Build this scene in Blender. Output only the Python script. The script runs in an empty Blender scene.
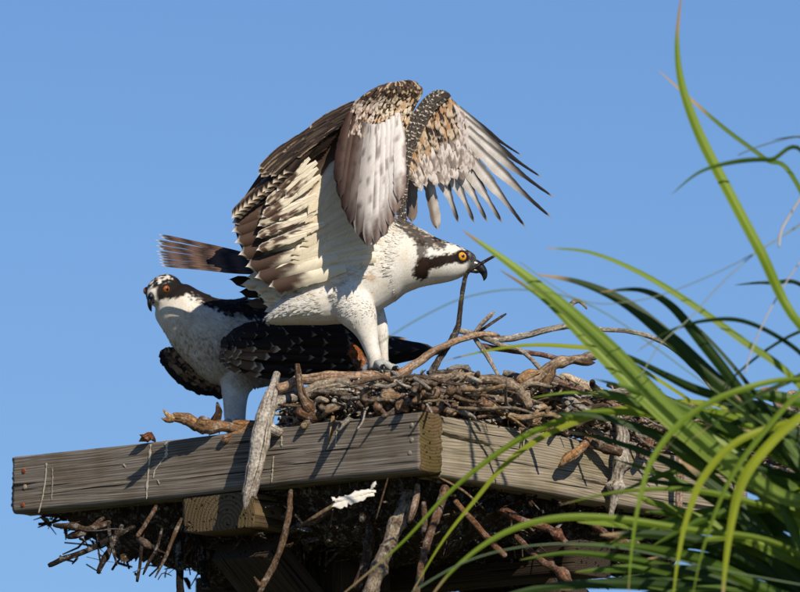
import bpy, math, random
from mathutils import Vector, Matrix, noise
R = random.Random(7)
scene = bpy.context.scene
col = scene.collection
PXM = 600.0            # photo pixels per metre at the platform
DIST = 16.0
ELEV = math.radians(8.5)
CAM = Vector((0, 0, 1.7))
FW = Vector((0, math.cos(ELEV), math.sin(ELEV)))
UP = Vector((0, -math.sin(ELEV), math.cos(ELEV)))
Y0 = DIST * math.cos(ELEV)

# ---------------------------------------------------------------- camera
cd = bpy.data.cameras.new('camera'); cam = bpy.data.objects.new('camera', cd); col.objects.link(cam)
cam.location = CAM; cam.rotation_euler = (math.radians(90) + ELEV, 0, 0)
cd.sensor_width = 36; cd.lens = 36 * DIST / (800 / PXM)
cd.clip_start = 0.1; cd.clip_end = 6000
cd.dof.use_dof = True; cd.dof.focus_distance = DIST + 0.27; cd.dof.aperture_fstop = 4.2
scene.camera = cam
# ---------------------------------------------------------------- sky and sun
SUNV = Vector((0.36, -0.75, 0.56)).normalized()        # towards the sun
w = bpy.data.worlds.new('World'); scene.world = w; w.use_nodes = True
nt = w.node_tree; bg = nt.nodes['Background']
sky = nt.nodes.new('ShaderNodeTexSky'); sky.sky_type = 'NISHITA'; sky.sun_disc = False
sky.sun_elevation = math.asin(SUNV.z); sky.sun_rotation = math.atan2(SUNV.x, SUNV.y)
sky.altitude = 0; sky.air_density = 1.0; sky.dust_density = 0.0; sky.ozone_density = 6.0
tint = nt.nodes.new('ShaderNodeMix'); tint.data_type = 'RGBA'; tint.blend_type = 'MULTIPLY'
tint.inputs[0].default_value = 1.0; tint.inputs[7].default_value = (0.76, 0.84, 1.0, 1)
nt.links.new(sky.outputs[0], tint.inputs[6]); nt.links.new(tint.outputs[2], bg.inputs[0])
bg.inputs[1].default_value = 0.093
sd = bpy.data.lights.new('sun', 'SUN'); sun = bpy.data.objects.new('sun', sd); col.objects.link(sun)
sd.energy = 5.0; sd.angle = math.radians(0.53); sd.color = (1.0, 0.91, 0.76)
sun.rotation_euler = SUNV.to_track_quat('Z', 'Y').to_euler(); sun.location = (4, -6, 12)
scene.view_settings.view_transform = 'Standard'; scene.view_settings.look = 'None'
scene.view_settings.exposure = 0.0; scene.view_settings.gamma = 1.0

# ---------------------------------------------------------------- helpers
def P(px, py, dy=0.0):
    """world point on the vertical plane dy metres behind the platform corner"""
    r = FW + Vector((1, 0, 0)) * ((px - 400) / PXM / DIST) + UP * ((296 - py) / PXM / DIST)
    return CAM + r * ((Y0 + dy) / r.y)
def Q(p):
    d = p - CAM; z = d.dot(FW)
    return 400 + d.x / z * DIST * PXM, 296 - d.dot(UP) / z * DIST * PXM
def S(r, g, b):
    f = lambda v: (v / 255 / 12.92) if v / 255 <= 0.04045 else ((v / 255 + 0.055) / 1.055) ** 2.4
    return (f(r), f(g), f(b))
def mixc(a, b, t):
    t = max(0.0, min(1.0, t)); return tuple(a[i] + (b[i] - a[i]) * t for i in range(3))
def mulc(a, k): return tuple(min(1, max(0, v * k)) for v in a)
def sm(a, b, x):
    t = max(0.0, min(1.0, (x - a) / (b - a))); return t * t * (3 - 2 * t)
def nz(x, y, z=0.0): return noise.noise(Vector((x, y, z)))
def catmull(pts, n):
    """pts: list of Vectors (any size); n samples"""
    m = len(pts); out = []
    if m == 2:
        return [pts[0].lerp(pts[1], i / (n - 1)) for i in range(n)]
    for i in range(n):
        t = i / (n - 1) * (m - 1); k = min(int(t), m - 2); f = t - k
        p0 = pts[max(k - 1, 0)]; p1 = pts[k]; p2 = pts[k + 1]; p3 = pts[min(k + 2, m - 1)]
        out.append(0.5 * ((2 * p1) + (p2 - p0) * f + (2 * p0 - 5 * p1 + 4 * p2 - p3) * f * f + (3 * p1 - p0 - 3 * p2 + p3) * f ** 3))
    return out
def segdist(x, y, pts):
    best = 1e9; bt = 0; n = len(pts) - 1
    for i in range(n):
        ax, ay = pts[i]; bx, by = pts[i + 1]; dx, dy = bx - ax, by - ay
        t = max(0, min(1, ((x - ax) * dx + (y - ay) * dy) / (dx * dx + dy * dy + 1e-9)))
        d = math.hypot(x - ax - dx * t, y - ay - dy * t)
        if d < best: best = d; bt = (i + t) / n
    return best, bt

class Acc:
    def __init__(s): s.v = []; s.f = []; s.c = []; s.b = []; s.n = []
    def add(s, v, f, c, b=None):
        o = len(s.v); s.v += v; s.f += [tuple(i + o for i in q) for q in f]; s.c += c
        s.b += b if b else [(0, 0, 0)] * len(v)
    def build(s, name, mat, parent=None, smooth=True):
        me = bpy.data.meshes.new(name); me.from_pydata([tuple(p) for p in s.v], [], s.f)
        a = me.color_attributes.new('Col', 'FLOAT_COLOR', 'POINT')
        flat = []
        for c in s.c: flat += [c[0], c[1], c[2], 1.0]
        a.data.foreach_set('color', flat)
        a = me.attributes.new('barb', 'FLOAT_VECTOR', 'POINT'); flat = []
        for c in s.b: flat += list(c)
        a.data.foreach_set('vector', flat)
        if smooth: me.polygons.foreach_set('use_smooth', [True] * len(me.polygons))
        me.materials.append(mat); me.update()
        if s.n: me.normals_split_custom_set_from_vertices([tuple(q) for q in s.n])
        o = bpy.data.objects.new(name, me); col.objects.link(o)
        if parent: o.parent = parent
        return o
def thing(name, label, cat, group=None, kind=None):
    o = bpy.data.objects.new(name, None); col.objects.link(o); o.empty_display_size = 0.05
    return tag(o, label, cat, group, kind)
def tag(o, label=None, cat=None, group=None, kind=None):
    if label: o['label'] = label
    if cat: o['category'] = cat
    if group: o['group'] = group
    if kind: o['kind'] = kind
    return o
def empty_at(o, p):
    """put a thing's empty at its base; children keep their world coordinates"""
    o.location = p
    for ch in o.children: ch.matrix_parent_inverse = Matrix.Translation(-Vector(p))

# ---------------------------------------------------------------- materials
def newmat(name):
    m = bpy.data.materials.new(name); m.use_nodes = True
    n = m.node_tree; return m, n, n.nodes['Principled BSDF'], n.nodes['Material Output']
def N(n, t, **k):
    o = n.nodes.new(t)
    for a, b in k.items(): setattr(o, a, b)
    return o
def mth(n, op, a, b=None):
    o = N(n, 'ShaderNodeMath', operation=op)
    for i, v in enumerate((a, b)):
        if v is None: continue
        if hasattr(v, 'links'): n.links.new(v, o.inputs[i])
        else: o.inputs[i].default_value = v
    return o.outputs[0]
def ramp(n, fac, stops):
    r = N(n, 'ShaderNodeValToRGB'); e = r.color_ramp.elements
    while len(e) < len(stops): e.new(0.5)
    for i, (p, c) in enumerate(stops):
        e[i].position = p; e[i].color = (c[0], c[1], c[2], 1)
    n.links.new(fac, r.inputs[0]); return r.outputs[0]
def mul(n, a, b, fac=1.0, mode='MULTIPLY'):
    o = N(n, 'ShaderNodeMix', data_type='RGBA', blend_type=mode)
    o.inputs[0].default_value = fac
    for k, v in ((6, a), (7, b)):
        if hasattr(v, 'links'): n.links.new(v, o.inputs[k])
        else: o.inputs[k].default_value = (*v, 1)
    return o.outputs[2]

def mat_feather(name, transl=0.18, rough=0.62):
    m, n, b, out = newmat(name)
    at = N(n, 'ShaderNodeAttribute', attribute_name='Col'); bb = N(n, 'ShaderNodeAttribute', attribute_name='barb')
    no = N(n, 'ShaderNodeTexNoise'); no.inputs['Scale'].default_value = 1.0; no.inputs['Detail'].default_value = 3
    n.links.new(bb.outputs['Vector'], no.inputs['Vector'])
    g = ramp(n, no.outputs[0], [(0.3, (0.86,) * 3), (0.7, (1.10,) * 3)])
    c = mul(n, at.outputs['Color'], g)
    n.links.new(c, b.inputs['Base Color']); b.inputs['Roughness'].default_value = rough
    b.inputs['Specular IOR Level'].default_value = 0.25
    bu = N(n, 'ShaderNodeBump'); bu.inputs['Strength'].default_value = 0.25; bu.inputs['Distance'].default_value = 0.0004
    n.links.new(no.outputs[0], bu.inputs['Height']); n.links.new(bu.outputs[0], b.inputs['Normal'])
    tr = N(n, 'ShaderNodeBsdfTranslucent'); n.links.new(c, tr.inputs[0])
    mx = N(n, 'ShaderNodeMixShader'); mx.inputs[0].default_value = transl
    n.links.new(b.outputs[0], mx.inputs[1]); n.links.new(tr.outputs[0], mx.inputs[2]); n.links.new(mx.outputs[0], out.inputs[0])
    return m
M_FEA = mat_feather('feather')
M_DOWN = mat_feather('down_plumage', 0.22, 0.8)

def mat_bark():
    m, n, b, out = newmat('bark')
    at = N(n, 'ShaderNodeAttribute', attribute_name='Col'); bb = N(n, 'ShaderNodeAttribute', attribute_name='barb')
    a = N(n, 'ShaderNodeTexNoise'); a.inputs['Scale'].default_value = 1; a.inputs['Detail'].default_value = 5; a.inputs['Roughness'].default_value = 0.7
    n.links.new(bb.outputs['Vector'], a.inputs['Vector'])
    tc = N(n, 'ShaderNodeTexCoord')
    s = N(n, 'ShaderNodeTexNoise'); s.inputs['Scale'].default_value = 220; s.inputs['Detail'].default_value = 4
    n.links.new(tc.outputs['Object'], s.inputs['Vector'])
    g = ramp(n, a.outputs[0], [(0.25, (0.35, 0.33, 0.31)), (0.5, (0.95, 0.95, 0.95)), (0.72, (1.5, 1.45, 1.38))])
    g2 = ramp(n, s.outputs[0], [(0.35, (0.55, 0.52, 0.5)), (0.65, (1.25, 1.25, 1.22))])
    c = mul(n, mul(n, at.outputs['Color'], g), g2)
    li = N(n, 'ShaderNodeTexNoise'); li.inputs['Scale'].default_value = 75; li.inputs['Detail'].default_value = 6; li.inputs['Roughness'].default_value = 0.75
    n.links.new(tc.outputs['Object'], li.inputs['Vector'])
    lm = N(n, 'ShaderNodeMix', data_type='RGBA'); n.links.new(ramp(n, li.outputs[0], [(0.52, (0,) * 3), (0.62, (0.6,) * 3)]), lm.inputs[0])
    n.links.new(c, lm.inputs[6]); n.links.new(mul(n, g2, mul(n, at.outputs['Color'], (0.62, 0.60, 0.56), 0.55, 'MIX')), lm.inputs[7])
    dk = ramp(n, a.outputs[0], [(0.36, (0.12, 0.1, 0.09)), (0.42, (1, 1, 1))])
    c = mul(n, lm.outputs[2], dk)
    n.links.new(c, b.inputs['Base Color']); b.inputs['Roughness'].default_value = 0.85; b.inputs['Specular IOR Level'].default_value = 0.2
    h = mth(n, 'ADD', a.outputs[0], mth(n, 'MULTIPLY', s.outputs[0], 0.6))
    bu = N(n, 'ShaderNodeBump'); bu.inputs['Strength'].default_value = 1.0; bu.inputs['Distance'].default_value = 0.0035
    n.links.new(h, bu.inputs['Height']); n.links.new(bu.outputs[0], b.inputs['Normal'])
    return m
M_BARK = mat_bark()

def mat_wood(name, pith, ca, cb, weather, seed, freq=230.0, fine=1.0, wobble=0.045):
    """solid timber: growth rings round a pith line running along local X"""
    m, n, b, out = newmat(name); L = n.links
    tc = N(n, 'ShaderNodeTexCoord')
    wob = N(n, 'ShaderNodeTexNoise'); mp = N(n, 'ShaderNodeMapping'); mp.inputs['Scale'].default_value = (2.2, 9, 9); mp.inputs['Location'].default_value = (seed, seed * 2, 0)
    L.new(tc.outputs['Object'], mp.inputs[0]); L.new(mp.outputs[0], wob.inputs['Vector']); wob.inputs['Scale'].default_value = 1; wob.inputs['Detail'].default_value = 2
    sx = N(n, 'ShaderNodeSeparateXYZ'); L.new(tc.outputs['Object'], sx.inputs[0])
    y = mth(n, 'ADD', sx.outputs[1], -pith[0]); z = mth(n, 'ADD', sx.outputs[2], -pith[1])
    r = mth(n, 'SQRT', mth(n, 'ADD', mth(n, 'MULTIPLY', y, y), mth(n, 'MULTIPLY', z, z)))
    r = mth(n, 'ADD', r, mth(n, 'MULTIPLY', wob.outputs[0], wobble))
    saw = mth(n, 'FRACT', mth(n, 'MULTIPLY', r, freq))
    tri = mth(n, 'POWER', saw, 2.2)
    # fine checks along the grain
    fi = N(n, 'ShaderNodeTexNoise'); mp2 = N(n, 'ShaderNodeMapping'); mp2.inputs['Scale'].default_value = (7, 420, 420); mp2.inputs['Location'].default_value = (0, seed, seed)
    L.new(tc.outputs['Object'], mp2.inputs[0]); L.new(mp2.outputs[0], fi.inputs['Vector']); fi.inputs['Scale'].default_value = 1; fi.inputs['Detail'].default_value = 4
    cr = N(n, 'ShaderNodeTexNoise'); mp3 = N(n, 'ShaderNodeMapping'); mp3.inputs['Scale'].default_value = (3.5, 130, 130); mp3.inputs['Location'].default_value = (seed, 0, seed * 3)
    L.new(tc.outputs['Object'], mp3.inputs[0]); L.new(mp3.outputs[0], cr.inputs['Vector']); cr.inputs['Scale'].default_value = 1; cr.inputs['Detail'].default_value = 2
    crack = ramp(n, cr.outputs[0], [(0.33, (0.10,) * 3), (0.385, (1,) * 3)])
    st = N(n, 'ShaderNodeTexNoise'); st.inputs['Scale'].default_value = 14; st.inputs['Detail'].default_value = 5; L.new(tc.outputs['Object'], st.inputs['Vector'])
    base = ramp(n, tri, [(0.0, ca), (0.55, mixc(ca, cb, 0.3)), (1.0, mixc(ca, cb, 0.85))])
    base = mul(n, base, ramp(n, fi.outputs[0], [(0.3, (1 - .45 * fine,) * 3), (0.7, (1 + .3 * fine,) * 3)]))
    base = mul(n, base, crack)
    wz = N(n, 'ShaderNodeMix', data_type='RGBA'); L.new(ramp(n, st.outputs[0], [(0.42, (0,) * 3), (0.66, (0.8,) * 3)]), wz.inputs[0])
    L.new(base, wz.inputs[6]); L.new(mul(n, base, weather), wz.inputs[7])
    L.new(wz.outputs[2], b.inputs['Base Color']); b.inputs['Roughness'].default_value = 0.85; b.inputs['Specular IOR Level'].default_value = 0.2
    h = mth(n, 'ADD', mth(n, 'MULTIPLY', tri, -0.35), mth(n, 'ADD', mth(n, 'MULTIPLY', fi.outputs[0], 0.9), crack))
    bu = N(n, 'ShaderNodeBump'); bu.inputs['Strength'].default_value = 0.9; bu.inputs['Distance'].default_value = 0.0018
    L.new(h, bu.inputs['Height']); L.new(bu.outputs[0], b.inputs['Normal'])
    return m
M_WL = mat_wood('grey_weathered_timber', (0.02, -0.30), S(136, 127, 116), S(58, 50, 44), (0.72, 0.64, 0.54), 1.3)
M_WR = mat_wood('tan_weathered_timber', (0.03, -0.16), S(158, 146, 128), S(78, 68, 56), (0.70, 0.70, 0.56), 5.1)
M_WJ = mat_wood('brown_joist_timber', (0.062, -0.050), S(112, 94, 70), S(40, 31, 23), (0.8, 0.82, 0.62), 8.4, 135.0, 0.35, 0.012)
M_WE = mat_wood('end_grain_timber', (0.028, 0.03), S(112, 92, 64), S(56, 45, 32), (0.7, 0.8, 0.5), 2.2, 190.0, 0.4, 0.012)
M_WD = mat_wood('shade_darkened_timber', (0.0, 0.06), S(66, 56, 46), S(36, 30, 25), (1, 0.9, 0.75), 3.3)  # timber tone lowered to put the underside shade into the colour

def mat_leaf():
    m, n, b, out = newmat('palm_leaf')
    at = N(n, 'ShaderNodeAttribute', attribute_name='Col'); bb = N(n, 'ShaderNodeAttribute', attribute_name='barb')
    a = N(n, 'ShaderNodeTexNoise'); a.inputs['Scale'].default_value = 1; a.inputs['Detail'].default_value = 3
    n.links.new(bb.outputs['Vector'], a.inputs['Vector'])
    c = mul(n, at.outputs['Color'], ramp(n, a.outputs[0], [(0.3, (0.62, 0.68, 0.55)), (0.7, (1.28, 1.2, 1.25))]))
    n.links.new(c, b.inputs['Base Color']); b.inputs['Roughness'].default_value = 0.5; b.inputs['Specular IOR Level'].default_value = 0.3
    bu = N(n, 'ShaderNodeBump'); bu.inputs['Strength'].default_value = 0.35; bu.inputs['Distance'].default_value = 0.0008
    n.links.new(a.outputs[0], bu.inputs['Height']); n.links.new(bu.outputs[0], b.inputs['Normal'])
    tr = N(n, 'ShaderNodeBsdfTranslucent'); n.links.new(mul(n, c, (1.5, 1.45, 0.6)), tr.inputs[0])
    mx = N(n, 'ShaderNodeMixShader'); mx.inputs[0].default_value = 0.35
    n.links.new(b.outputs[0], mx.inputs[1]); n.links.new(tr.outputs[0], mx.inputs[2]); n.links.new(mx.outputs[0], out.inputs[0])
    return m
M_LEAF = mat_leaf()
def mat_col(name, rough, spec=0.5, coat=0.0):
    m, n, b, out = newmat(name)
    at = N(n, 'ShaderNodeAttribute', attribute_name='Col'); tc = N(n, 'ShaderNodeTexCoord')
    a = N(n, 'ShaderNodeTexNoise'); a.inputs['Scale'].default_value = 300; n.links.new(tc.outputs['Object'], a.inputs['Vector'])
    n.links.new(mul(n, at.outputs['Color'], ramp(n, a.outputs[0], [(0.3, (0.8,) * 3), (0.7, (1.15,) * 3)])), b.inputs['Base Color'])
    b.inputs['Roughness'].default_value = rough; b.inputs['Specular IOR Level'].default_value = spec; b.inputs['Coat Weight'].default_value = coat
    return m
M_HORN = mat_col('horn', 0.28, 0.5)
M_EYE = mat_col('eye', 0.08, 0.6, 1.0)
M_SKIN = mat_col('scaly_skin', 0.7, 0.3)
M_RUST = mat_col('rusty_metal', 0.8, 0.3)
M_LIME = mat_col('dried_droppings', 0.95, 0.1)

# ================================================================ SETTING
def ground():
    m, n, b, out = newmat('marsh_grass_ground'); tc = N(n, 'ShaderNodeTexCoord')
    a = N(n, 'ShaderNodeTexNoise'); a.inputs['Scale'].default_value = 0.35; a.inputs['Detail'].default_value = 8; n.links.new(tc.outputs['Object'], a.inputs['Vector'])
    n.links.new(ramp(n, a.outputs[0], [(0.3, (0.045, 0.055, 0.02)), (0.7, (0.13, 0.12, 0.06))]), b.inputs['Base Color']); b.inputs['Roughness'].default_value = 0.95
    me = bpy.data.meshes.new('ground'); v = []; f = []; k = 24; s = 2500
    for j in range(k + 1):
        for i in range(k + 1):
            x = (i / k * 2 - 1); y = (j / k * 2 - 1); v.append((s * x * abs(x), s * y * abs(y), 0.25 * nz(i * .7, j * .7) if abs(x) > .15 or abs(y) > .15 else 0))
    for j in range(k):
        for i in range(k): a0 = j * (k + 1) + i; f.append((a0, a0 + 1, a0 + k + 2, a0 + k + 1))
    me.from_pydata(v, [], f); me.materials.append(m); o = bpy.data.objects.new('ground', me); col.objects.link(o); o['kind'] = 'structure'
ground()

# ================================================================ PLATFORM
AL = math.radians(39.2)
UL = Vector((-math.cos(AL), math.sin(AL), 0)); UR = Vector((math.sin(AL), math.cos(AL), 0)); UZ = Vector((0, 0, 1))
C0 = P(420, 411, 0.0)                       # near top corner
LEN = 0.905; THK = 0.058; HGT = 0.100
def plat(a, b, z=0.0): return C0 + UL * a + UR * b + UZ * z
def bL(px): return (420 - px) / (PXM * UL.x * -1)          # distance along the left beam for a pixel column
def dyL(px): return bL(px) * UL.y
def dyR(px): return (px - 442) / (PXM * UR.x) * UR.y + THK * UR.y
def board(name, org, ax, ay, az, L, T, H, mat, parent, nx=90, ragged=0.003, rough=0.0009, seed=0.0, end=None, crack=None, kz=14):
    """timber: local X length (0..L), Y thickness (0..T), Z height (-H..0); rounded arrises, eroded grain, ragged ends"""
    m = []; rd = min(0.004, T * .2)
    def side(y0, z0, y1, z1, k):
        for i in range(k): t = i / k; m.append((y0 + (y1 - y0) * t, z0 + (z1 - z0) * t))
    ky = 7
    side(0, -rd, 0, -H + rd, kz); side(rd, -H, T - rd, -H, ky); side(T, -H + rd, T, -rd, kz); side(T - rd, 0, rd, 0, ky)
    n = len(m); V = []; F = []; cy, cz = T / 2, -H / 2
    def ring(x, k, ex):
        for (y, z) in m:
            g = nz(x * 3 + seed, y * 160, z * 160 + seed) * rough * 2.2
            yy = cy + (y - cy) * k; zz = cz + (z - cz) * k
            l = max(math.hypot(y - cy, z - cz), 1e-6)
            if k > .99: yy += (y - cy) / l * g; zz += (z - cz) / l * g
            if crack and y < 1e-6:
                for (x0, x1, za, zc, dp, wd) in crack:
                    if x0 <= x <= x1:
                        f = (x - x0) / (x1 - x0); zl = za + (zc - za) * f + .002 * nz(x * 40, 5)
                        yy += dp * max(0, 1 - abs(z - zl) / wd) * min(1, 3 * (1 - f) + .1)
            e = nz(zz * 150 + seed, yy * 60, 3.3) * ragged * (1 if k > .99 else .35) if ex else 0
            V.append((x + e * (1 if ex > 0 else -1) * 1, yy, zz + 0.0025 * nz(x * 2.5, seed * 2)))
    xs = [L * i / nx for i in range(nx + 1)]
    for k in (0.06, 0.35, 0.7, 0.92): ring(0, k, -1)
    for i, x in enumerate(xs): ring(x, 1.0, -1 if i == 0 else (1 if i == nx else 0))
    for k in (0.92, 0.7, 0.35, 0.06): ring(L, k, 1)
    rr = len(V) // n
    for j in range(rr - 1):
        for i in range(n):
            i2 = (i + 1) % n; F.append((j * n + i, j * n + i2, (j + 1) * n + i2, (j + 1) * n + i))
    F.append(tuple(range(n - 1, -1, -1))); F.append(tuple((rr - 1) * n + i for i in range(n)))
    me = bpy.data.meshes.new(name); me.from_pydata(V, [], F); me.polygons.foreach_set('use_smooth', [True] * len(F))
    me.materials.append(mat); me.validate()
    if end:
        me.materials.append(end)
        for p in me.polygons:
            if abs(p.normal.x) > .8: p.material_index = 1
    o = bpy.data.objects.new(name, me); col.objects.link(o)
    mm = Matrix.Identity(4)
    for i, a in enumerate((ax, ay, az)):
        for r in range(3): mm[r][i] = a[r]
    mm.translation = org
    if parent:
        o.parent = parent; o.matrix_parent_inverse = parent.matrix_basis.inverted()
    o.matrix_basis = mm
    return o
pf = thing('nesting_platform', 'weathered square timber nesting platform on a post holding the stick nest', 'platform')
centre = plat(LEN / 2, LEN / 2, 0)
pf.location = (centre.x, centre.y, 0)
def attach(o, parent):
    """parent a world-space mesh while keeping it where it is"""
    o.parent = parent; o.matrix_parent_inverse = world_of(parent).inverted(); return o
def world_of(o):
    return (world_of(o.parent) @ o.matrix_parent_inverse @ o.matrix_basis) if o.parent else o.matrix_basis.copy()
beamL = board('beam', plat(0, 0), UL, UR, UZ, LEN, THK, HGT, M_WL, pf, 130, 0.004, 0.0006, 0.4, M_WE, [(.30, .55, -.03, -.024, .003, .002), (.05, .3, -.072, -.07, .003, .002), (.6, .86, -.062, -.066, .003, .002), (.0, .16, -.035, -.03, .003, .002)], 44)
beamL['label'] = 'grey front beam streaked with white droppings'
beamR = board('beam', plat(THK, THK + 0.001) - UL * (THK - 0.004), UR, UL, UZ, LEN - THK, THK, HGT + 0.004, M_WR, pf, 130, 0.003, 0.0006, 7.7, M_WE, [(0, .16, -.032, -.040, .012, .0035), (.1, .5, -.07, -.066, .003, .002)], 44)
beamR['label'] = 'tan side beam with a long crack'
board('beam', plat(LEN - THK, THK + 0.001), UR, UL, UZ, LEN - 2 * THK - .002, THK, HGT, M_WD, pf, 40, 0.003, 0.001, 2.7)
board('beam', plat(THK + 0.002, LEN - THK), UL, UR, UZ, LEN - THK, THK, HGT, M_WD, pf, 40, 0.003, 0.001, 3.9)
for i in range(6):     # deck boards with gaps
    wd = (LEN - 2 * THK) / 6
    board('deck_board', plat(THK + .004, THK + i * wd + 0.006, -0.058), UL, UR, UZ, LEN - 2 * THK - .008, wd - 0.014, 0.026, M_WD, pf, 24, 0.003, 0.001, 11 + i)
ja = bL(251); jw = 0.160
jo = board('joist', plat(ja, 0.006, -HGT - 0.003), UR, UL, UZ, LEN - 0.012, jw, 0.062, M_WJ, pf, 60, 0.001, 0.0006, 5.5)
jo['label'] = 'flat joist showing curved growth rings on its end'
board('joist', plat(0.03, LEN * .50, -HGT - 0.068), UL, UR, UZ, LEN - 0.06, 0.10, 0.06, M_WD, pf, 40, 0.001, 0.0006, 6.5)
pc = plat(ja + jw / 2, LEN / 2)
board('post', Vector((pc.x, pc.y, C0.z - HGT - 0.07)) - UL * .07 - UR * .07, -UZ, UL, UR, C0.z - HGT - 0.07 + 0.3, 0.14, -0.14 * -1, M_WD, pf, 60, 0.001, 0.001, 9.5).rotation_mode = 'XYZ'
def brace(p0, p1, wdir, wdt, hgt, seed):
    d = (p1 - p0); L = d.length; d.normalize(); wv = wdir.normalized(); up = wv.cross(d).normalized()
    if up.z < 0: up = -up
    board('brace', p0 - wv * wdt / 2, d, wv, up, L, wdt, hgt, M_WD, pf, 30, 0.002, 0.001, seed)
zb = C0.z - HGT - 0.066
for b0, b1_, sd_ in ((0.09, LEN / 2 - .05, 1.0), (LEN - 0.05, LEN / 2 + .05, 2.0)):
    p0 = plat(ja + jw / 2, b0); p0.z = zb; p1 = plat(ja + jw / 2, b1_); p1.z = zb - 0.22
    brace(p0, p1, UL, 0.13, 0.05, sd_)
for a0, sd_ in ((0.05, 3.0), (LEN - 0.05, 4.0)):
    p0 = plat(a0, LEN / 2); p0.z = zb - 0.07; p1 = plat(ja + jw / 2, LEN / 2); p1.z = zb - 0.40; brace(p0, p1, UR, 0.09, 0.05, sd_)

def disc_nail(p, nrm, r, c, parent, name='nail'):
    a = Acc(); n = Vector(nrm).normalized(); t = n.orthogonal().normalized(); b = n.cross(t); k = 12; V = []; F = []; Cc = []
    for rr, h in ((r * .9, -0.006), (r * .9, 0.0010), (r * .7, 0.0015), (r * .3, 0.0015)):
        for i in range(k):
            an = 2 * math.pi * i / k; q = rr * (1 + .12 * nz(i, p.x * 90, p.z * 90)); V.append(p + n * h + t * q * math.cos(an) + b * q * math.sin(an)); Cc.append(mulc(c, R.uniform(.7, 1.2)))
    for j in range(3):
        for i in range(k): F.append((j * k + i, j * k + (i + 1) % k, (j + 1) * k + (i + 1) % k, (j + 1) * k + i))
    F.append(tuple(3 * k + i for i in range(k)))
    a.add(V, F, Cc); return attach(a.build(name, M_RUST), parent)
NL = -UR; NR = -UL
def onL(px, py, out=0.0):
    """point on the outer face of the left beam"""
    r = FW + Vector((1, 0, 0)) * ((px - 400) / PXM / DIST) + UP * ((296 - py) / PXM / DIST)
    t = (C0 - CAM).dot(NL) / r.dot(NL); return CAM + r * t + NL * out
CR = plat(0.004, THK)
def onR(px, py, out=0.0):
    r = FW + Vector((1, 0, 0)) * ((px - 400) / PXM / DIST) + UP * ((296 - py) / PXM / DIST)
    t = (CR - CAM).dot(NR) / r.dot(NR); return CAM + r * t + NR * out
for (x, y, c, r) in ((24, 471, S(140, 70, 40), .005), (25, 487, S(170, 150, 125), .0048), (23, 505, S(150, 72, 42), .0045),
                     (412, 425, S(150, 140, 125), .0042), (412, 440, S(150, 140, 125), .0042), (410, 453, S(150, 140, 125), .0042)):
    disc_nail(onL(x, y), NL, r, c, beamL)
def streak(pts, wpx, seed):
    a = Acc(); n = 26; c = catmull([Vector((x, y, 0)) for x, y in pts], n); V = []; F = []; Cc = []
    for i, q in enumerate(c):
        wv = wpx * (0.6 + 0.9 * nz(i * .5, seed) + .7 * nz(i * 1.7, seed + 4)); wv = max(wv, .12)
        if i in (0, n - 1): wv *= .4
        sh = .7 * nz(i * .4, seed + 9)
        for s, o in ((-1, 0), (-.5, .0002), (.5, .0002), (1, 0)):
            V.append(onL(q.x + sh + s * wv, q.y, o + .0012)); Cc.append(mulc(S(212, 200, 176), .85 + .3 * nz(i * .9, seed)))
    for i in range(n - 1):
        for j in range(3): F.append((i * 4 + j, i * 4 + j + 1, i * 4 + j + 5, i * 4 + j + 4))
    a.add(V, F, Cc); attach(a.build('dropping_streak', M_LIME), beamL)
streak([(47, 463), (46, 478), (43, 497), (39, 513)], 1.0, 1)
streak([(53, 468), (53, 482), (52, 500)], .5, 2)
streak([(151, 444), (150, 460), (148, 480), (147, 499)], 1.4, 3)
streak([(167, 440), (167, 452), (166, 458)], 2.2, 4)
streak([(165, 457), (160, 464), (155, 471), (154, 478)], 1.0, 5)
streak([(282, 436), (282, 446)], 1.3, 6)
streak([(274, 456), (273, 470), (272, 482)], .9, 7)
streak([(337, 431), (336, 446)], .8, 8)
streak([(124, 464), (126, 467)], 1.4, 12)
streak([(158, 480), (160, 484)], 1.0, 13)

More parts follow.
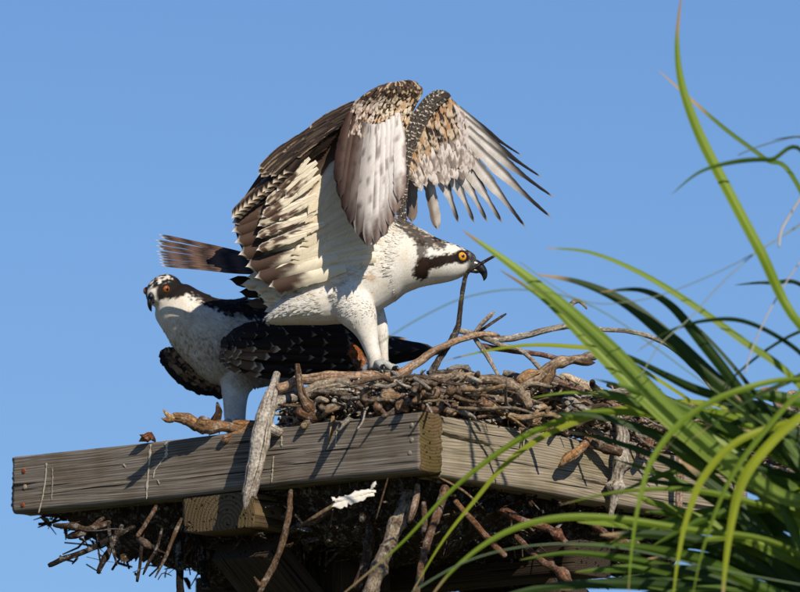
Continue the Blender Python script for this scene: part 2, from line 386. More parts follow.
# ================================================================ STICKS
def tube(acc, pts, radii, c0, c1=None, seg=8, n=None, seed=0.0, wob=1.0, knob=0.12, split=0.0, bark=1.0):
    """organic branch along pts (world Vectors), radii in metres"""
    L = sum((pts[i + 1] - pts[i]).length for i in range(len(pts) - 1))
    n = n or max(6, min(40, int(L / 0.009)))
    c = catmull(pts, n); rad = catmull([Vector((r, 0, 0)) for r in radii], n)
    c1 = c1 or mulc(c0, .7); V = []; F = []; Cc = []; B = []; ref = None
    for i in range(n):
        t = (c[min(i + 1, n - 1)] - c[max(i - 1, 0)]).normalized()
        if ref is None: ref = t.orthogonal().normalized()
        ref = (ref - t * ref.dot(t)).normalized(); b = t.cross(ref)
        r = max(rad[i].x, .0004)
        off = Vector((nz(i * .35, seed, 1), nz(i * .35, seed, 5), nz(i * .35, seed, 9))) * r * .32 * wob
        kb = 1 + knob * 3.2 * max(0, nz(i * L / n * 38, seed + 20) - .22) * 2
        if i in (0, n - 1): kb *= .72
        for j in range(seg):
            an = 2 * math.pi * j / seg
            q = r * kb * (1 + knob * 1.5 * nz(j * 1.3, i * .22, seed) + knob * .5 * nz(j * 2.7, i * .9, seed + 8) + split * max(0, nz(j * 2.1, seed + 50)) * (1.2 if i in (0, n - 1) else 0))
            ex = t * (split * r * 5 * nz(j * 1.9, seed + 70)) if (split and i in (0, n - 1)) else Vector()
            V.append(c[i] + off + (ref * math.cos(an) + b * math.sin(an)) * q + ex)
            k = .5 + .9 * nz(i * .3, j * .8, seed + 30)
            Cc.append(mixc(c0, c1, k)); B.append((math.cos(an) * 3.4 + seed, math.sin(an) * 3.4, (i * L / n) * 26 * bark))
    for i in range(n - 1):
        for j in range(seg): F.append((i * seg + j, i * seg + (j + 1) % seg, (i + 1) * seg + (j + 1) % seg, (i + 1) * seg + j))
    F.append(tuple(range(seg - 1, -1, -1))); F.append(tuple((n - 1) * seg + j for j in range(seg)))
    # pale broken ends
    for j in range(seg):
        if split: Cc[j] = mixc(Cc[j], S(215, 190, 150), .6)
    acc.add(V, F, Cc, B)
GREY = S(176, 168, 158); DRIFT = S(196, 188, 178); BRN = S(124, 102, 82); RED = S(146, 114, 94); LICH = S(212, 204, 192); DKB = S(76, 62, 52); TAN = S(180, 152, 120)
def pxs(pts, dflt=0.0): return [P(p[0], p[1], p[2] if len(p) > 2 else dflt) for p in pts]
def branch(parts, name, label, cat='branch', group=None):
    a = Acc()
    for k, (pts, radii, c0, c1, kw) in enumerate(parts):
        tube(a, pts, [r / PXM for r in radii], c0, c1, seed=len(name) * 1.7 + k * 3.1, **kw)
    return tag(a.build(name, M_BARK), label, cat, group)
nest = thing('stick_nest', 'large untidy nest of dry sticks heaped on the timber platform', 'nest')
nest.location = plat(LEN / 2, LEN / 2, -0.05)
def nest_stick(pts, radii, c0, c1=None, **kw):
    a = Acc(); tube(a, pts, [r / PXM for r in radii], c0, c1, seed=R.uniform(0, 90), **kw)
    return attach(a.build('stick', M_BARK), nest)

# --- single branches one can pick out
dd = dyL(260) - 0.03
branch([
    (pxs([(277, 372, dd + .03), (274, 386, dd + .02), (268, 405, dd), (263, 425, dd - .005), (259, 448, dd - .01), (253, 475, dd - .012), (247, 497, dd - .012)]), [3.5, 5, 8.5, 10, 9.5, 8, 6], DRIFT, S(150, 140, 130), dict(seg=14, n=44, knob=.07, wob=.35, bark=.35)),
    (pxs([(251, 478, dd - .014), (247, 497, dd - .014), (245, 511, dd - .014)]), [6, 4.5, .8], DRIFT, S(150, 140, 130), dict(seg=10, knob=.1, bark=.35)),
    (pxs([(257, 472, dd - .012), (256, 488, dd - .012), (254, 499, dd - .012)]), [5, 3.5, .7], DRIFT, S(150, 140, 130), dict(seg=10, knob=.1, bark=.35)),
    (pxs([(265, 412, dd), (280, 402, dd + .02), (292, 398, dd + .04), (303, 402, dd + .06)]), [7, 5.5, 5, 4], GREY, S(120, 110, 100), dict(seg=10, knob=.2, bark=.4)),
    (pxs([(262, 425, dd), (276, 431, dd - .005), (282, 432, dd + .01)]), [7, 5.5, 3.5], DRIFT, S(130, 120, 110), dict(seg=10, knob=.2, bark=.4)),
], 'driftwood_branch', 'pale grey splintered driftwood branch hanging down over the front beam')
d2 = dyL(205) - 0.005
branch([
    (pxs([(172, 417, d2), (186, 419, d2), (196, 424, d2), (208, 426, d2 - .005), (226, 427, d2), (250, 432, d2 - .01), (262, 428, d2)]), [4.5, 6.5, 7, 8.5, 5.5, 5, 4.5], S(164, 128, 92), S(96, 70, 50), dict(seg=10, n=40, knob=.13, bark=1)),
    (pxs([(176, 418, d2), (168, 415, d2 - .01), (163, 409, d2 - .015)]), [4, 2.6, .5], S(226, 196, 150), S(180, 140, 100), dict(seg=7)),
    (pxs([(174, 419, d2), (167, 420, d2 - .01), (161, 418, d2 - .015)]), [3.4, 2.2, .4], S(190, 150, 110), S(120, 90, 60), dict(seg=7)),
    (pxs([(212, 424, d2), (219, 414, d2), (217, 402, d2)]), [5, 4, 1.0], S(90, 62, 44), S(50, 36, 28), dict(seg=8, knob=.3)),
    (pxs([(222, 441, d2 - .02), (238, 435, d2 - .02), (258, 424, d2 - .02)]), [4.5, 5.5, 5], S(164, 124, 86), S(100, 74, 52), dict(seg=9)),
    (pxs([(232, 423, d2), (250, 424, d2), (264, 426, d2)]), [2.5, 3.5, 4], S(178, 134, 88), S(120, 84, 56), dict(seg=8)),
], 'broken_branch', 'knobbly brown broken branch lying on the front beam with a splintered pale tip')
d3 = 0.20
branch([
    (pxs([(277, 390, d3), (300, 380, d3), (330, 377, d3 - .01), (362, 376, d3 - .02), (392, 377, d3 - .02), (412, 366, d3), (436, 350, d3), (456, 341, d3), (482, 334, d3 + .02), (500, 336, d3 + .03)]), [4.6, 5.4, 5.2, 4.8, 5.4, 4.4, 3.8, 3.3, 3, 1.6], RED, S(196, 168, 140), dict(seg=10, n=70, knob=.12)),
    (pxs([(394, 376, d3 - .02), (398, 392, d3 - .03), (404, 405, d3 - .04)]), [5, 5, 4], S(120, 96, 76), DKB, dict(seg=8, knob=.25)),
], 'reddish_branch', 'long reddish barked branch running across the nest under the standing bird')
branch([
    (pxs([(297, 364, .17), (299, 384, .17), (304, 398, .165), (312, 412, .16)]), [3.2, 4, 4.6, 8], S(128, 98, 70), S(78, 58, 42), dict(seg=9, knob=.25)),
    (pxs([(296, 410, .16), (310, 414, .16), (326, 412, .165)]), [5, 7, 5], S(120, 86, 60), DKB, dict(seg=9, knob=.3)),
], 'forked_stub', 'short brown stub standing upright beside the pale driftwood branch')
branch([
    (pxs([(300, 397, .19), (320, 388, .18), (345, 383, .17), (352, 385, .17)]), [5, 7.5, 5, .8], S(190, 176, 156), S(134, 118, 100), dict(seg=10, knob=.14, bark=.3)),
], 'peeled_branch', 'smooth peeled pale branch tapering beneath the reddish branch')
branch([
    (pxs([(352, 344, .30), (357, 356, .29), (364, 370, .28), (372, 380, .27)]), [2.5, 7.5, 9, 6], S(170, 98, 40), S(70, 44, 28), dict(seg=8, n=18, knob=.45, split=.6)),
], 'bark_slab', 'broken orange brown bark slab leaning behind the white leg', 'bark')
# stick held in the bill, dropping to the fork
d4 = .215
branch([
    (pxs([(430, 376, d4 - .01), (440, 358, d4), (450, 342, d4), (457, 330, d4), (460, 310, d4), (462, 295, d4), (465, 278, d4), (469, 271, d4 - .006), (480, 264, d4 - .012), (496, 255, d4 - .02)]), [3.4, 3.4, 3.3, 3.1, 2.5, 2.3, 2.3, 2.1, 1.8, 1.1], S(84, 74, 68), S(50, 42, 38), dict(seg=9, n=50, knob=.2)),
], 'held_stick', 'dark crooked stick gripped in the bill of the wing-raising bird', 'stick')
d5 = .23
branch([
    (pxs([(456, 330, d5), (474, 334, d5), (498, 340, d5), (530, 334, d5), (556, 328, d5), (572, 326, d5), (600, 329, d5), (632, 332, d5 + .02), (660, 341, d5 + .04), (684, 357, d5 + .06), (702, 376, d5 + .08), (713, 390, d5 + .09)]), [3.12, 3.12, 3.43, 3.43, 3.12, 2.81, 2.34, 2.34, 2.34, 2.34, 2.18, 1.87], LICH, S(120, 108, 96), dict(seg=9, n=80, knob=.16)),
    (pxs([(474, 337, d5), (485, 352, d5 - .01), (492, 364, d5 - .02), (500, 378, d5 - .03)]), [2.50, 2.50, 2.34, 1.87], LICH, S(130, 118, 104), dict(seg=8)),
    (pxs([(480, 335, d5), (500, 345, d5 - .01), (520, 350, d5 - .01), (534, 362, d5 - .02), (547, 376, d5 - .03)]), [2.65, 2.65, 2.50, 2.18, 1.87], LICH, S(130, 118, 104), dict(seg=8)),
    (pxs([(472, 337, d5), (480, 326, d5 - .01), (487, 319, d5 - .02), (494, 312, d5 - .03)]), [2.34, 2.34, 2.34, 2.03], S(200, 170, 150), LICH, dict(seg=8)),
    (pxs([(478, 333, d5), (490, 324, d5 + .01), (506, 314, d5 + .03)]), [1.87, 1.72, 1.09], S(92, 76, 68), DKB, dict(seg=7)),
    (pxs([(478, 345, d5), (505, 350, d5), (530, 353, d5), (548, 356, d5), (566, 362, d5)]), [2.34, 2.34, 2.65, 2.65, 2.34], S(136, 104, 90), S(100, 64, 52), dict(seg=8)),
    (pxs([(566, 327, d5), (568, 313, d5), (572, 303, d5 + .01), (580, 301, d5 + .01), (587, 309, d5 + .01)]), [1.87, 1.72, 2.03, 2.03, 1.40], LICH, S(110, 96, 86), dict(seg=7)),
    (pxs([(584, 327, d5), (594, 336, d5), (599, 347, d5)]), [2.03, 1.87, 1.40], LICH, S(110, 96, 86), dict(seg=7)),
], 'lichen_branch', 'forked pale lichen speckled branch arching out over the right side of the nest')
branch([
    (pxs([(512, 392, .2), (530, 382, .2), (552, 366, .21), (572, 360, .22), (592, 356, .23), (606, 348, .24)]), [4.6, 5.4, 4.8, 4.4, 3.8, 1.6], S(176, 154, 130), S(108, 88, 72), dict(seg=10, n=40, knob=.22)),
    (pxs([(552, 366, .21), (549, 378, .2), (541, 392, .2)]), [4.5, 5, 4], S(130, 104, 78), DKB, dict(seg=8)),
    (pxs([(516, 382, .2), (528, 374, .195), (540, 372, .19)]), [4, 5, 1.5], S(206, 172, 128), S(170, 130, 90), dict(seg=8, knob=.25)),
    (pxs([(572, 360, .22), (586, 363, .215), (593, 362, .215)]), [4, 3.4, 2.4], S(120, 96, 76), DKB, dict(seg=8, split=.5)),
], 'gnarled_branch', 'thick gnarled brown branch rising to the right below the forked pale branch')
branch([
    (pxs([(386, 386, .16), (420, 381, .15), (452, 377, .15), (486, 379, .16), (510, 384, .17), (524, 396, .17), (530, 408, .165)]), [3.6, 4.6, 5, 5.4, 5.6, 5, 4], S(176, 156, 134), S(104, 86, 70), dict(seg=10, n=46, knob=.2)),
], 'curved_branch', 'thick curved grey brown branch bending down behind the tan side beam')
dst = -.05
branch([
    (pxs([(776, 388, dst), (778, 400, dst), (785, 412, dst), (792, 430, dst)]), [1, 5, 5, 4], S(196, 168, 148), S(130, 100, 84), dict(seg=8, knob=.3)),
    (pxs([(778, 400, dst), (768, 392, dst), (760, 389, dst)]), [4, 3, .7], S(206, 176, 152), S(150, 116, 96), dict(seg=7, knob=.3)),
    (pxs([(781, 402, dst), (790, 394, dst), (797, 391, dst)]), [4, 3, .7], S(200, 170, 146), S(140, 108, 90), dict(seg=7, knob=.3)),
], 'splintered_stub', 'pinkish splintered stub with three points poking up behind palm blades')

# --- the heap: sticks that belong to the nest
TOP = [(270, 402), (300, 394), (340, 384), (380, 373), (430, 371), (480, 374), (520, 376), (560, 373), (600, 384), (640, 390), (700, 404), (760, 400), (800, 398)]
def topy(px):
    for i in range(len(TOP) - 1):
        if px <= TOP[i + 1][0]: t = max(0, (px - TOP[i][0]) / (TOP[i + 1][0] - TOP[i][0])); return TOP[i][1] + (TOP[i + 1][1] - TOP[i][1]) * t
    return 398
def beamtop(px): return 411 + (420 - px) * .121 if px < 442 else 411 + (px - 442) * .178
cols = [GREY, BRN, RED, LICH, DKB, TAN, S(150, 132, 114), S(104, 88, 74), S(200, 180, 154), S(116, 94, 74), GREY, S(168, 150, 130)]
made = 0
while made < 292:
    px = R.uniform(290, 800) if made % 6 else R.uniform(350, 640)
    yt, yb = topy(px) + 4, beamtop(px) + 6
    front = dyL(px) if px < 425 else dyR(px)
    py = R.uniform(yt, yb)
    dy = front + 0.02 + R.random() ** 1.8 * 0.24
    if px > 640: dy = front - .02 + R.random() * .25
    c = P(px, py, dy); L = R.uniform(0.03, 0.15); az = R.gauss(0, .6) + (0 if R.random() < .7 else 1.4); el = R.gauss(0, .26)
    d = Vector((math.cos(az) * math.cos(el), math.sin(az) * math.cos(el), math.sin(el)))
    e0, e1 = Q(c - d * L), Q(c + d * L)
    if e0[1] < topy(e0[0]) - 3 or e1[1] < topy(e1[0]) - 3 or min(e0[0], e1[0]) < 276: continue
    if max(e0[1] - beamtop(e0[0]), e1[1] - beamtop(e1[0])) > 10: continue
    made += 1
    sd1 = d.orthogonal().normalized(); sd2 = d.cross(sd1); r = R.choice((1, 1.2, 1.5, 1.8, 2.2, 2.6, 3.2, 4.0)); ci = mulc(R.choice(cols), R.uniform(.85, 1.3))
    pts = [c + d * L * f + (sd1 * R.gauss(0, 1) + sd2 * R.gauss(0, 1)) * L * .055 for f in (-1, -.55, -.1, .35, .7, 1)]
    a = Acc(); sd_ = R.uniform(0, 90)
    tube(a, pts, [q / PXM for q in (r * .9, r * 1.1, r * 1.05, r, r * .85, r * .6)], ci, mulc(ci, .55), seg=7, n=22, knob=.2, split=.3 if R.random() < .5 else 0, seed=sd_)
    for m in range(R.choice((0, 1, 1, 2))):      # snapped side twigs
        b0 = pts[R.choice((1, 2, 3, 4))]; dv = (d * R.uniform(-.4, 1) + sd1 * R.gauss(0, 1) + sd2 * R.gauss(0, 1)).normalized(); ll = R.uniform(.01, .03)
        tube(a, [b0, b0 + dv * ll * .6, b0 + dv * ll + d * ll * .3], [r * .6 / PXM, r * .5 / PXM, r * .3 / PXM], ci, mulc(ci, .55), seg=5, n=7, knob=.2, seed=sd_ + m)
    attach(a.build('stick', M_BARK), nest)
# curled bark and knots close to the corner
for i in range(26):
    px = R.uniform(330, 560); py = R.uniform(beamtop(px) - 22, beamtop(px) - 1); front = (dyL(px) if px < 425 else dyR(px)) + .02
    c = P(px, py, front); a0 = R.uniform(0, 6.28); rr = R.uniform(.006, .016); ci = R.choice([BRN, RED, TAN, S(150, 120, 96)])
    nest_stick([c + Vector((math.cos(a0 + k * .8) * rr, k * .004 - .01, math.sin(a0 + k * .8) * rr * .8)) for k in range(6)], [2.2, 3.4, 3.6, 3.2, 2.6, 1.4], ci, mulc(ci, .55), seg=6, n=16, knob=.4)
# sticks poking over or hanging from the side beam
def hang(pts, radii, c0, c1=None, **kw): nest_stick(pxs(pts), radii, c0, c1, **kw)
fr = dyR
hang([(620, 418, fr(620) - .01), (622, 450, fr(620) - .02), (616, 485, fr(620) - .02), (610, 520, fr(620) - .018)], [6, 7, 6, 2], DRIFT, S(130, 118, 104), seg=10, n=30, knob=.3, split=.6)
hang([(678, 440, fr(678) - .01), (680, 480, fr(678) - .02), (679, 520, fr(678) - .02), (682, 556, fr(678) - .015)], [3, 4, 3.4, 2], S(196, 170, 150), S(140, 110, 96), seg=8, n=30, knob=.3)
hang([(558, 467, fr(558) - .02), (566, 460, fr(562) - .03), (582, 448, fr(570) - .02), (590, 436, fr(575))], [1, 4.5, 4.5, 4], S(176, 132, 84), S(110, 80, 56), seg=8, n=16, knob=.35)
hang([(583, 440, fr(585)), (600, 446, fr(600) - .02), (622, 452, fr(610) - .03)], [5, 6, 4], S(120, 96, 76), DKB, seg=8, n=16, knob=.35)
hang([(488, 404, fr(490)), (510, 417, fr(510) - .02), (526, 428, fr(526) - .03)], [1.2, 1.4, 1.0], S(190, 156, 108), seg=6)
hang([(530, 424, fr(530) - .03), (525, 436, fr(530) - .03), (523, 450, fr(530) - .03)], [1.0, .9, .6], S(220, 206, 176), seg=5)
hang([(640, 420, fr(640)), (650, 440, fr(645) - .02), (640, 458, fr(640) - .03)], [4, 5, 3], S(150, 112, 86), DKB, seg=8, knob=.35)
hang([(332, 416, dyL(330) - .005), (330, 432, dyL(330) - .012), (328, 444, dyL(330) - .012)], [1.3, 1.0, .5], S(200, 170, 120), seg=5)
hang([(334, 416, dyL(330) - .005), (331, 436, dyL(330) - .012), (322, 457, dyL(330) - .012)], [1.0, .8, .4], S(190, 158, 110), seg=5)
hang([(143, 441, dyL(146)), (149, 436, dyL(146)), (154, 440, dyL(146) + .01)], [5, 4, 2], S(160, 96, 64), S(100, 64, 44), seg=6, knob=.5, n=8, split=.5)
# --- below the deck: hanging sticks
hang([(291, 490, .15), (289, 512, .14), (283, 540, .14), (274, 565, .14), (262, 584, .14), (254, 577, .135)], [2.46, 2.95, 3.28, 3.28, 3.28, 0.82], S(128, 100, 75), S(76, 59, 45), n=40, knob=.2)
hang([(272, 570, .14), (262, 588, .14), (256, 600, .14)], [2.87, 2.87, 2.05], S(128, 100, 75), S(76, 59, 45))
hang([(410, 492, .12), (398, 522, .10), (384, 556, .09), (368, 598, .09)], [6.56, 7.79, 7.79, 7.38], S(100, 78, 62), S(164, 152, 134), seg=11, n=40, knob=.22)
hang([(362, 500, .2), (370, 540, .2), (356, 590, .2)], [4.92, 4.92, 4.10], S(80, 57, 44), DKB, seg=9, n=30)
hang([(446, 486, .08), (438, 512, .07), (428, 540, .06), (422, 565, .06), (416, 600, .06)], [4.10, 4.51, 4.10, 4.10, 3.77], S(128, 96, 75), S(88, 67, 54), seg=9, n=40, knob=.22)
hang([(418, 484, .07), (414, 508, .06), (409, 522, .06)], [2.87, 3.69, 2.46], S(163, 137, 119), S(120, 96, 82), seg=8, knob=.25, split=.4)
hang([(424, 502, .08), (424, 522, .08), (423, 537, .08)], [2.95, 3.28, 2.46], S(112, 84, 68), DKB, seg=8, knob=.25)
hang([(452, 498, .16), (470, 518, .1), (484, 534, .09), (497, 548, .085), (506, 557, .08)], [2.87, 2.87, 3.28, 3.28, 2.46], S(144, 104, 73), S(96, 68, 49), seg=8, knob=.25)
hang([(440, 478, .03), (462, 490, .02), (482, 507, .02)], [0.98, 1.15, 0.82], S(160, 132, 98), seg=6)
hang([(455, 486, .04), (470, 496, .03), (486, 511, .03)], [0.82, 0.90, 0.66], S(120, 92, 65), seg=6)
hang([(300, 527, .2), (310, 520, .16), (325, 511, .15), (341, 500, .14)], [1.80, 1.80, 2.13, 1.80], S(136, 112, 85), seg=7)
hang([(330, 532, .2), (350, 516, .18), (372, 500, .17)], [1.31, 1.31, 0.98], S(96, 76, 59), seg=6)
hang([(494, 506, .28), (520, 520, .2), (550, 530, .18), (566, 542, .16)], [4.10, 4.10, 4.51, 3.28], S(136, 88, 65), S(88, 59, 44), seg=8, knob=.3)
hang([(515, 536, .32), (540, 560, .2), (560, 572, .18), (576, 588, .16)], [3.28, 3.28, 4.10, 3.28], S(140, 104, 82), S(96, 67, 52), seg=8, knob=.3)
hang([(580, 515, .32), (600, 530, .22), (618, 540, .2), (640, 545, .2)], [3.28, 3.28, 4.10, 3.28], S(136, 104, 78), S(96, 67, 52), seg=8, knob=.3)
hang([(388, 478, .05), (380, 505, .04), (376, 520, .04)], [0.82, 0.82, 0.66], S(104, 83, 62), seg=5)
# left end, under the front beam
q = .36
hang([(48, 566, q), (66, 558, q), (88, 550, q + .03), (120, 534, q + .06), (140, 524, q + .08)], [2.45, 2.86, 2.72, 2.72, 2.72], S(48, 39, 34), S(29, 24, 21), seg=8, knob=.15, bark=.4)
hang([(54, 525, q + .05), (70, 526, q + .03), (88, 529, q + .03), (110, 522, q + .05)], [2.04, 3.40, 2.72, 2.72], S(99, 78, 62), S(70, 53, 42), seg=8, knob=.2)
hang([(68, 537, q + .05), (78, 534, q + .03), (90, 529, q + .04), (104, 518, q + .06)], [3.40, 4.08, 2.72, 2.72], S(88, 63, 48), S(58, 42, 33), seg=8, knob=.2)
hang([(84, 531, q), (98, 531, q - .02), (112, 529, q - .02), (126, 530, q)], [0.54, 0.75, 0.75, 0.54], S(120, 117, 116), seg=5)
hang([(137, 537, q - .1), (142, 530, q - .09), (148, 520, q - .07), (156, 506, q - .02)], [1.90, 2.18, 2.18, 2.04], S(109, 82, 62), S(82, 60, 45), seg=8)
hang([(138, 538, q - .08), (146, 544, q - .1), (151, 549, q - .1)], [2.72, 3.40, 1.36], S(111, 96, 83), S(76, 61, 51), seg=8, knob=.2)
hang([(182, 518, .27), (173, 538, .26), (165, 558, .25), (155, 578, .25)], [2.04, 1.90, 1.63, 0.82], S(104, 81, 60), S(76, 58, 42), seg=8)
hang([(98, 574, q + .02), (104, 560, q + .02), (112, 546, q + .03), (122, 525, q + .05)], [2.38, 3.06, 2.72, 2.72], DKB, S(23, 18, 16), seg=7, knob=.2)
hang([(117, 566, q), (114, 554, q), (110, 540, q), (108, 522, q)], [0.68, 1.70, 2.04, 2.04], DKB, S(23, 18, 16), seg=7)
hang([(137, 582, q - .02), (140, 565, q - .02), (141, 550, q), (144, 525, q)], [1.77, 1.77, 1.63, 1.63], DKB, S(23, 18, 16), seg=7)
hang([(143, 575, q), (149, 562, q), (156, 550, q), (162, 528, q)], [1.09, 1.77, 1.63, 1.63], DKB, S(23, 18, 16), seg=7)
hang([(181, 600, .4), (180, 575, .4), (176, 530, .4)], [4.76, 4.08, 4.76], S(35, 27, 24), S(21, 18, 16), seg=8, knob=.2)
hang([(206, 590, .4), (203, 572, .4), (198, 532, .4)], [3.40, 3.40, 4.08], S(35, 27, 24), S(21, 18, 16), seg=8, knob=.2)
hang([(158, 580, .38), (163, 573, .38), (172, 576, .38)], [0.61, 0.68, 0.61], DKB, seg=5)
for i in range(46):    # dim sticks jammed below the deck
    a = R.uniform(.05, LEN - .05); b = R.uniform(.06, LEN - .06)
    c = plat(a, b, -HGT - R.uniform(.0, .05)); az = R.uniform(0, 6.28); L = R.uniform(.05, .12); el = R.gauss(0, .35)
    d = Vector((math.cos(az) * math.cos(el), math.sin(az) * math.cos(el), math.sin(el))); r = R.uniform(1.2, 4.5); ci = R.choice([BRN, DKB, S(110, 86, 66)])
    nest_stick([c - d * L, c + Vector((0, 0, R.uniform(-.015, .01))), c + d * L], [r, r, r * .7], ci, mulc(ci, .5), seg=6, n=12, knob=.3)

# --- nest mass bulging through the deck, its dark colour painting the shade
def under():
    a = Acc(); n = 64; V = []; F = []; Cc = []; B = []
    def low(aa, bb):
        e = sm(-.05, .16, min(aa, LEN - aa)) * sm(.03, .13, min(bb, LEN - bb + .03))
        return -HGT - (.012 + .066 * e * (1 + .8 * nz(aa * 9, bb * 9)) + .018 * nz(aa * 34, bb * 34) + .008 * nz(aa * 90, bb * 90)) * (.25 + .75 * e)
    for side in (0, 1):
        for i in range(n + 1):
            for j in range(n + 1):
                aa = .062 + (LEN - .124) * i / n; bb = .062 + (LEN - .124) * j / n
                z = low(aa, bb) if side == 0 else -.05
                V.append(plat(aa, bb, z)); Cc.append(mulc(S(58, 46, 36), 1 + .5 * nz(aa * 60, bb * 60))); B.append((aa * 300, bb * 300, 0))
    m = (n + 1) ** 2
    for i in range(n):
        for j in range(n):
            q0 = i * (n + 1) + j; f = (q0, q0 + 1, q0 + n + 2, q0 + n + 1); F.append(f); F.append(tuple(k + m for k in f[::-1]))
    for k in range(n):
        for q0, q1 in ((k, k + 1), (n * (n + 1) + k, n * (n + 1) + k + 1), (k * (n + 1), (k + 1) * (n + 1)), (k * (n + 1) + n, (k + 1) * (n + 1) + n)): F.append((q0, q1, q1 + m, q0 + m))
    a.add(V, F, Cc, B); o = attach(a.build('shade_dark_underside', M_BARK), nest); o['kind'] = 'stuff'
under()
# --- fine litter: one uncountable part
def litter():
    a = Acc()
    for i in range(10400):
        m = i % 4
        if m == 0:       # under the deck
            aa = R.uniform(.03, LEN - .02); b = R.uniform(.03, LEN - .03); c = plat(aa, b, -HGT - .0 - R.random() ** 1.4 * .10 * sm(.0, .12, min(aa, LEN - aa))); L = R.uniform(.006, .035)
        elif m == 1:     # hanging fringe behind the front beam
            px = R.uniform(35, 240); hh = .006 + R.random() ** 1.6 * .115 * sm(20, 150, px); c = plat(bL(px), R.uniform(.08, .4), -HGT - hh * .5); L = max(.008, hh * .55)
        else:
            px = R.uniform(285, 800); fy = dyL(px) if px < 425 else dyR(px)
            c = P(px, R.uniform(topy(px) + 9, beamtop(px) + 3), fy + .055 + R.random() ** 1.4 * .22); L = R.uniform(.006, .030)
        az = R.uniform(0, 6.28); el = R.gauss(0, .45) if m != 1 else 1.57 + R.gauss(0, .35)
        d = Vector((math.cos(az) * math.cos(el), math.sin(az) * math.cos(el), math.sin(el))); s = d.orthogonal().normalized()
        s2 = d.cross(s); an = R.uniform(0, 6.28); s, s2 = s * math.cos(an) + s2 * math.sin(an), s2 * math.cos(an) - s * math.sin(an)
        ci = mulc(R.choice(cols), R.uniform(.7, 1.3))
        if m == 0 or m == 1: ci = mulc(R.choice((DKB, S(58, 46, 38), S(84, 66, 50))), R.uniform(.6, 1.1))  # pieces below the deck coloured darker to paint the shade there
        if i % 5 == 0 and m != 1:   # bark flake
            wv = R.uniform(.0025, .007); V = [c - d * L * .5 - s * wv, c - d * L * .5 + s * wv, c + s * wv * 1.2 + s2 * .002, c - s * wv + s2 * .002, c + d * L * .5 + s * wv * .4, c + d * L * .5 - s * wv * .6]
            F = [(0, 1, 2, 3), (3, 2, 4, 5)]
            V += [v - s2 * .0016 for v in V]; F += [(9, 8, 7, 6), (11, 10, 8, 9), (0, 6, 7, 1), (5, 4, 10, 11), (1, 7, 8, 2), (2, 8, 10, 4), (3, 9, 6, 0), (5, 11, 9, 3)]
        else:
            r = R.uniform(.0007, .0028); k = 4; V = []; F = []; bow = s * R.uniform(-.006, .006)
            for t, o, rr in ((-1, 0, 1), (0, 1, 1), (1, 0, .6)):
                for j in range(k):
                    g = 2 * math.pi * j / k; V.append(c + d * L * t + bow * o + (s * math.cos(g) + s2 * math.sin(g)) * r * rr)
            for ii in range(2):
                for j in range(k): F.append((ii * k + j, ii * k + (j + 1) % k, (ii + 1) * k + (j + 1) % k, (ii + 1) * k + j))
            F += [(3, 2, 1, 0), (8, 9, 10, 11)]
        a.add(V, F, [ci] * len(V), [(v.x * 300, v.y * 300, v.z * 300) for v in V])
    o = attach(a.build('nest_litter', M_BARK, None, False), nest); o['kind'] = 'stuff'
litter()

# ================================================================ FEATHERS
def feather(acc, base, tip, W, nrm, colf, bend=None, nu=5, nv=12, camber=.18, tipr=.22, seed=None, root=.45, jag=.05, lift=0.0, taper=0.0):
    """one feather: base and tip points, W full width in metres, nrm the side that faces out"""
    seed = R.uniform(0, 100) if seed is None else seed
    mid = (base + tip) * .5 + (bend if bend else Vector()); V = []; F = []; Cc = []; B = []
    Ln = (tip - base).length
    for i in range(nv):
        v = i / (nv - 1); p = base * (1 - v) ** 2 + mid * 2 * v * (1 - v) + tip * v * v
        t = ((mid - base) * 2 * (1 - v) + (tip - mid) * 2 * v).normalized()
        s = t.cross(nrm).normalized(); n = s.cross(t).normalized()
        wv = (root + (1 - root) * sm(0, .35, v)) * (1 + taper * (.5 - sm(.35, .75, v)))
        if v > 1 - tipr: wv *= math.sqrt(max(0.004, 1 - ((v - 1 + tipr) / tipr) ** 2))
        for j in range(nu):
            u = j / (nu - 1) * 2 - 1
            e = 1 + jag * nz(i * 1.7, j * 3.0, seed) * (1 if abs(u) > .9 else 0) * 3
            back = -abs(u) * W * .25 * sm(.5, 1, v)
            V.append(p + s * (u * W * .5 * wv * e) - n * (camber * W * u * u * wv) + n * (lift * Ln * v * v) + t * back)
            Cc.append(colf(u, v)); B.append((u * 1.2 + seed, (v * Ln * 700 - abs(u) * W * 420) , seed))
    for i in range(nv - 1):
        for j in range(nu - 1): F.append((i * nu + j, i * nu + j + 1, (i + 1) * nu + j + 1, (i + 1) * nu + j))
    acc.add(V, F, Cc, B)
DB = S(66, 48, 38); DK = S(34, 26, 24); PALE = S(222, 204, 176); CREAM = S(240, 226, 198); WHITE = S(240, 234, 224); MID = S(118, 98, 84)
def f_dark(base=DB, tip=PALE, e0=.86, edge=.5):
    k = R.uniform(.8, 1.2)
    def f(u, v):
        c = mulc(base, k * (1 - .25 * (abs(u) < .2)))
        c = mixc(c, tip, sm(e0, e0 + .07, v + .03 * abs(u) * edge) )
        if abs(u) > .9: c = mixc(c, tip, .25 * edge)
        return c
    return f
def f_cream():
    k = R.uniform(.92, 1.03); bf = R.uniform(0, .5)
    return lambda u, v: mulc(mixc(mixc(CREAM, S(214, 178, 126), bf * sm(.2, .9, abs(u + .2))), S(200, 176, 140), .3 * (abs(u) < .12)), k)
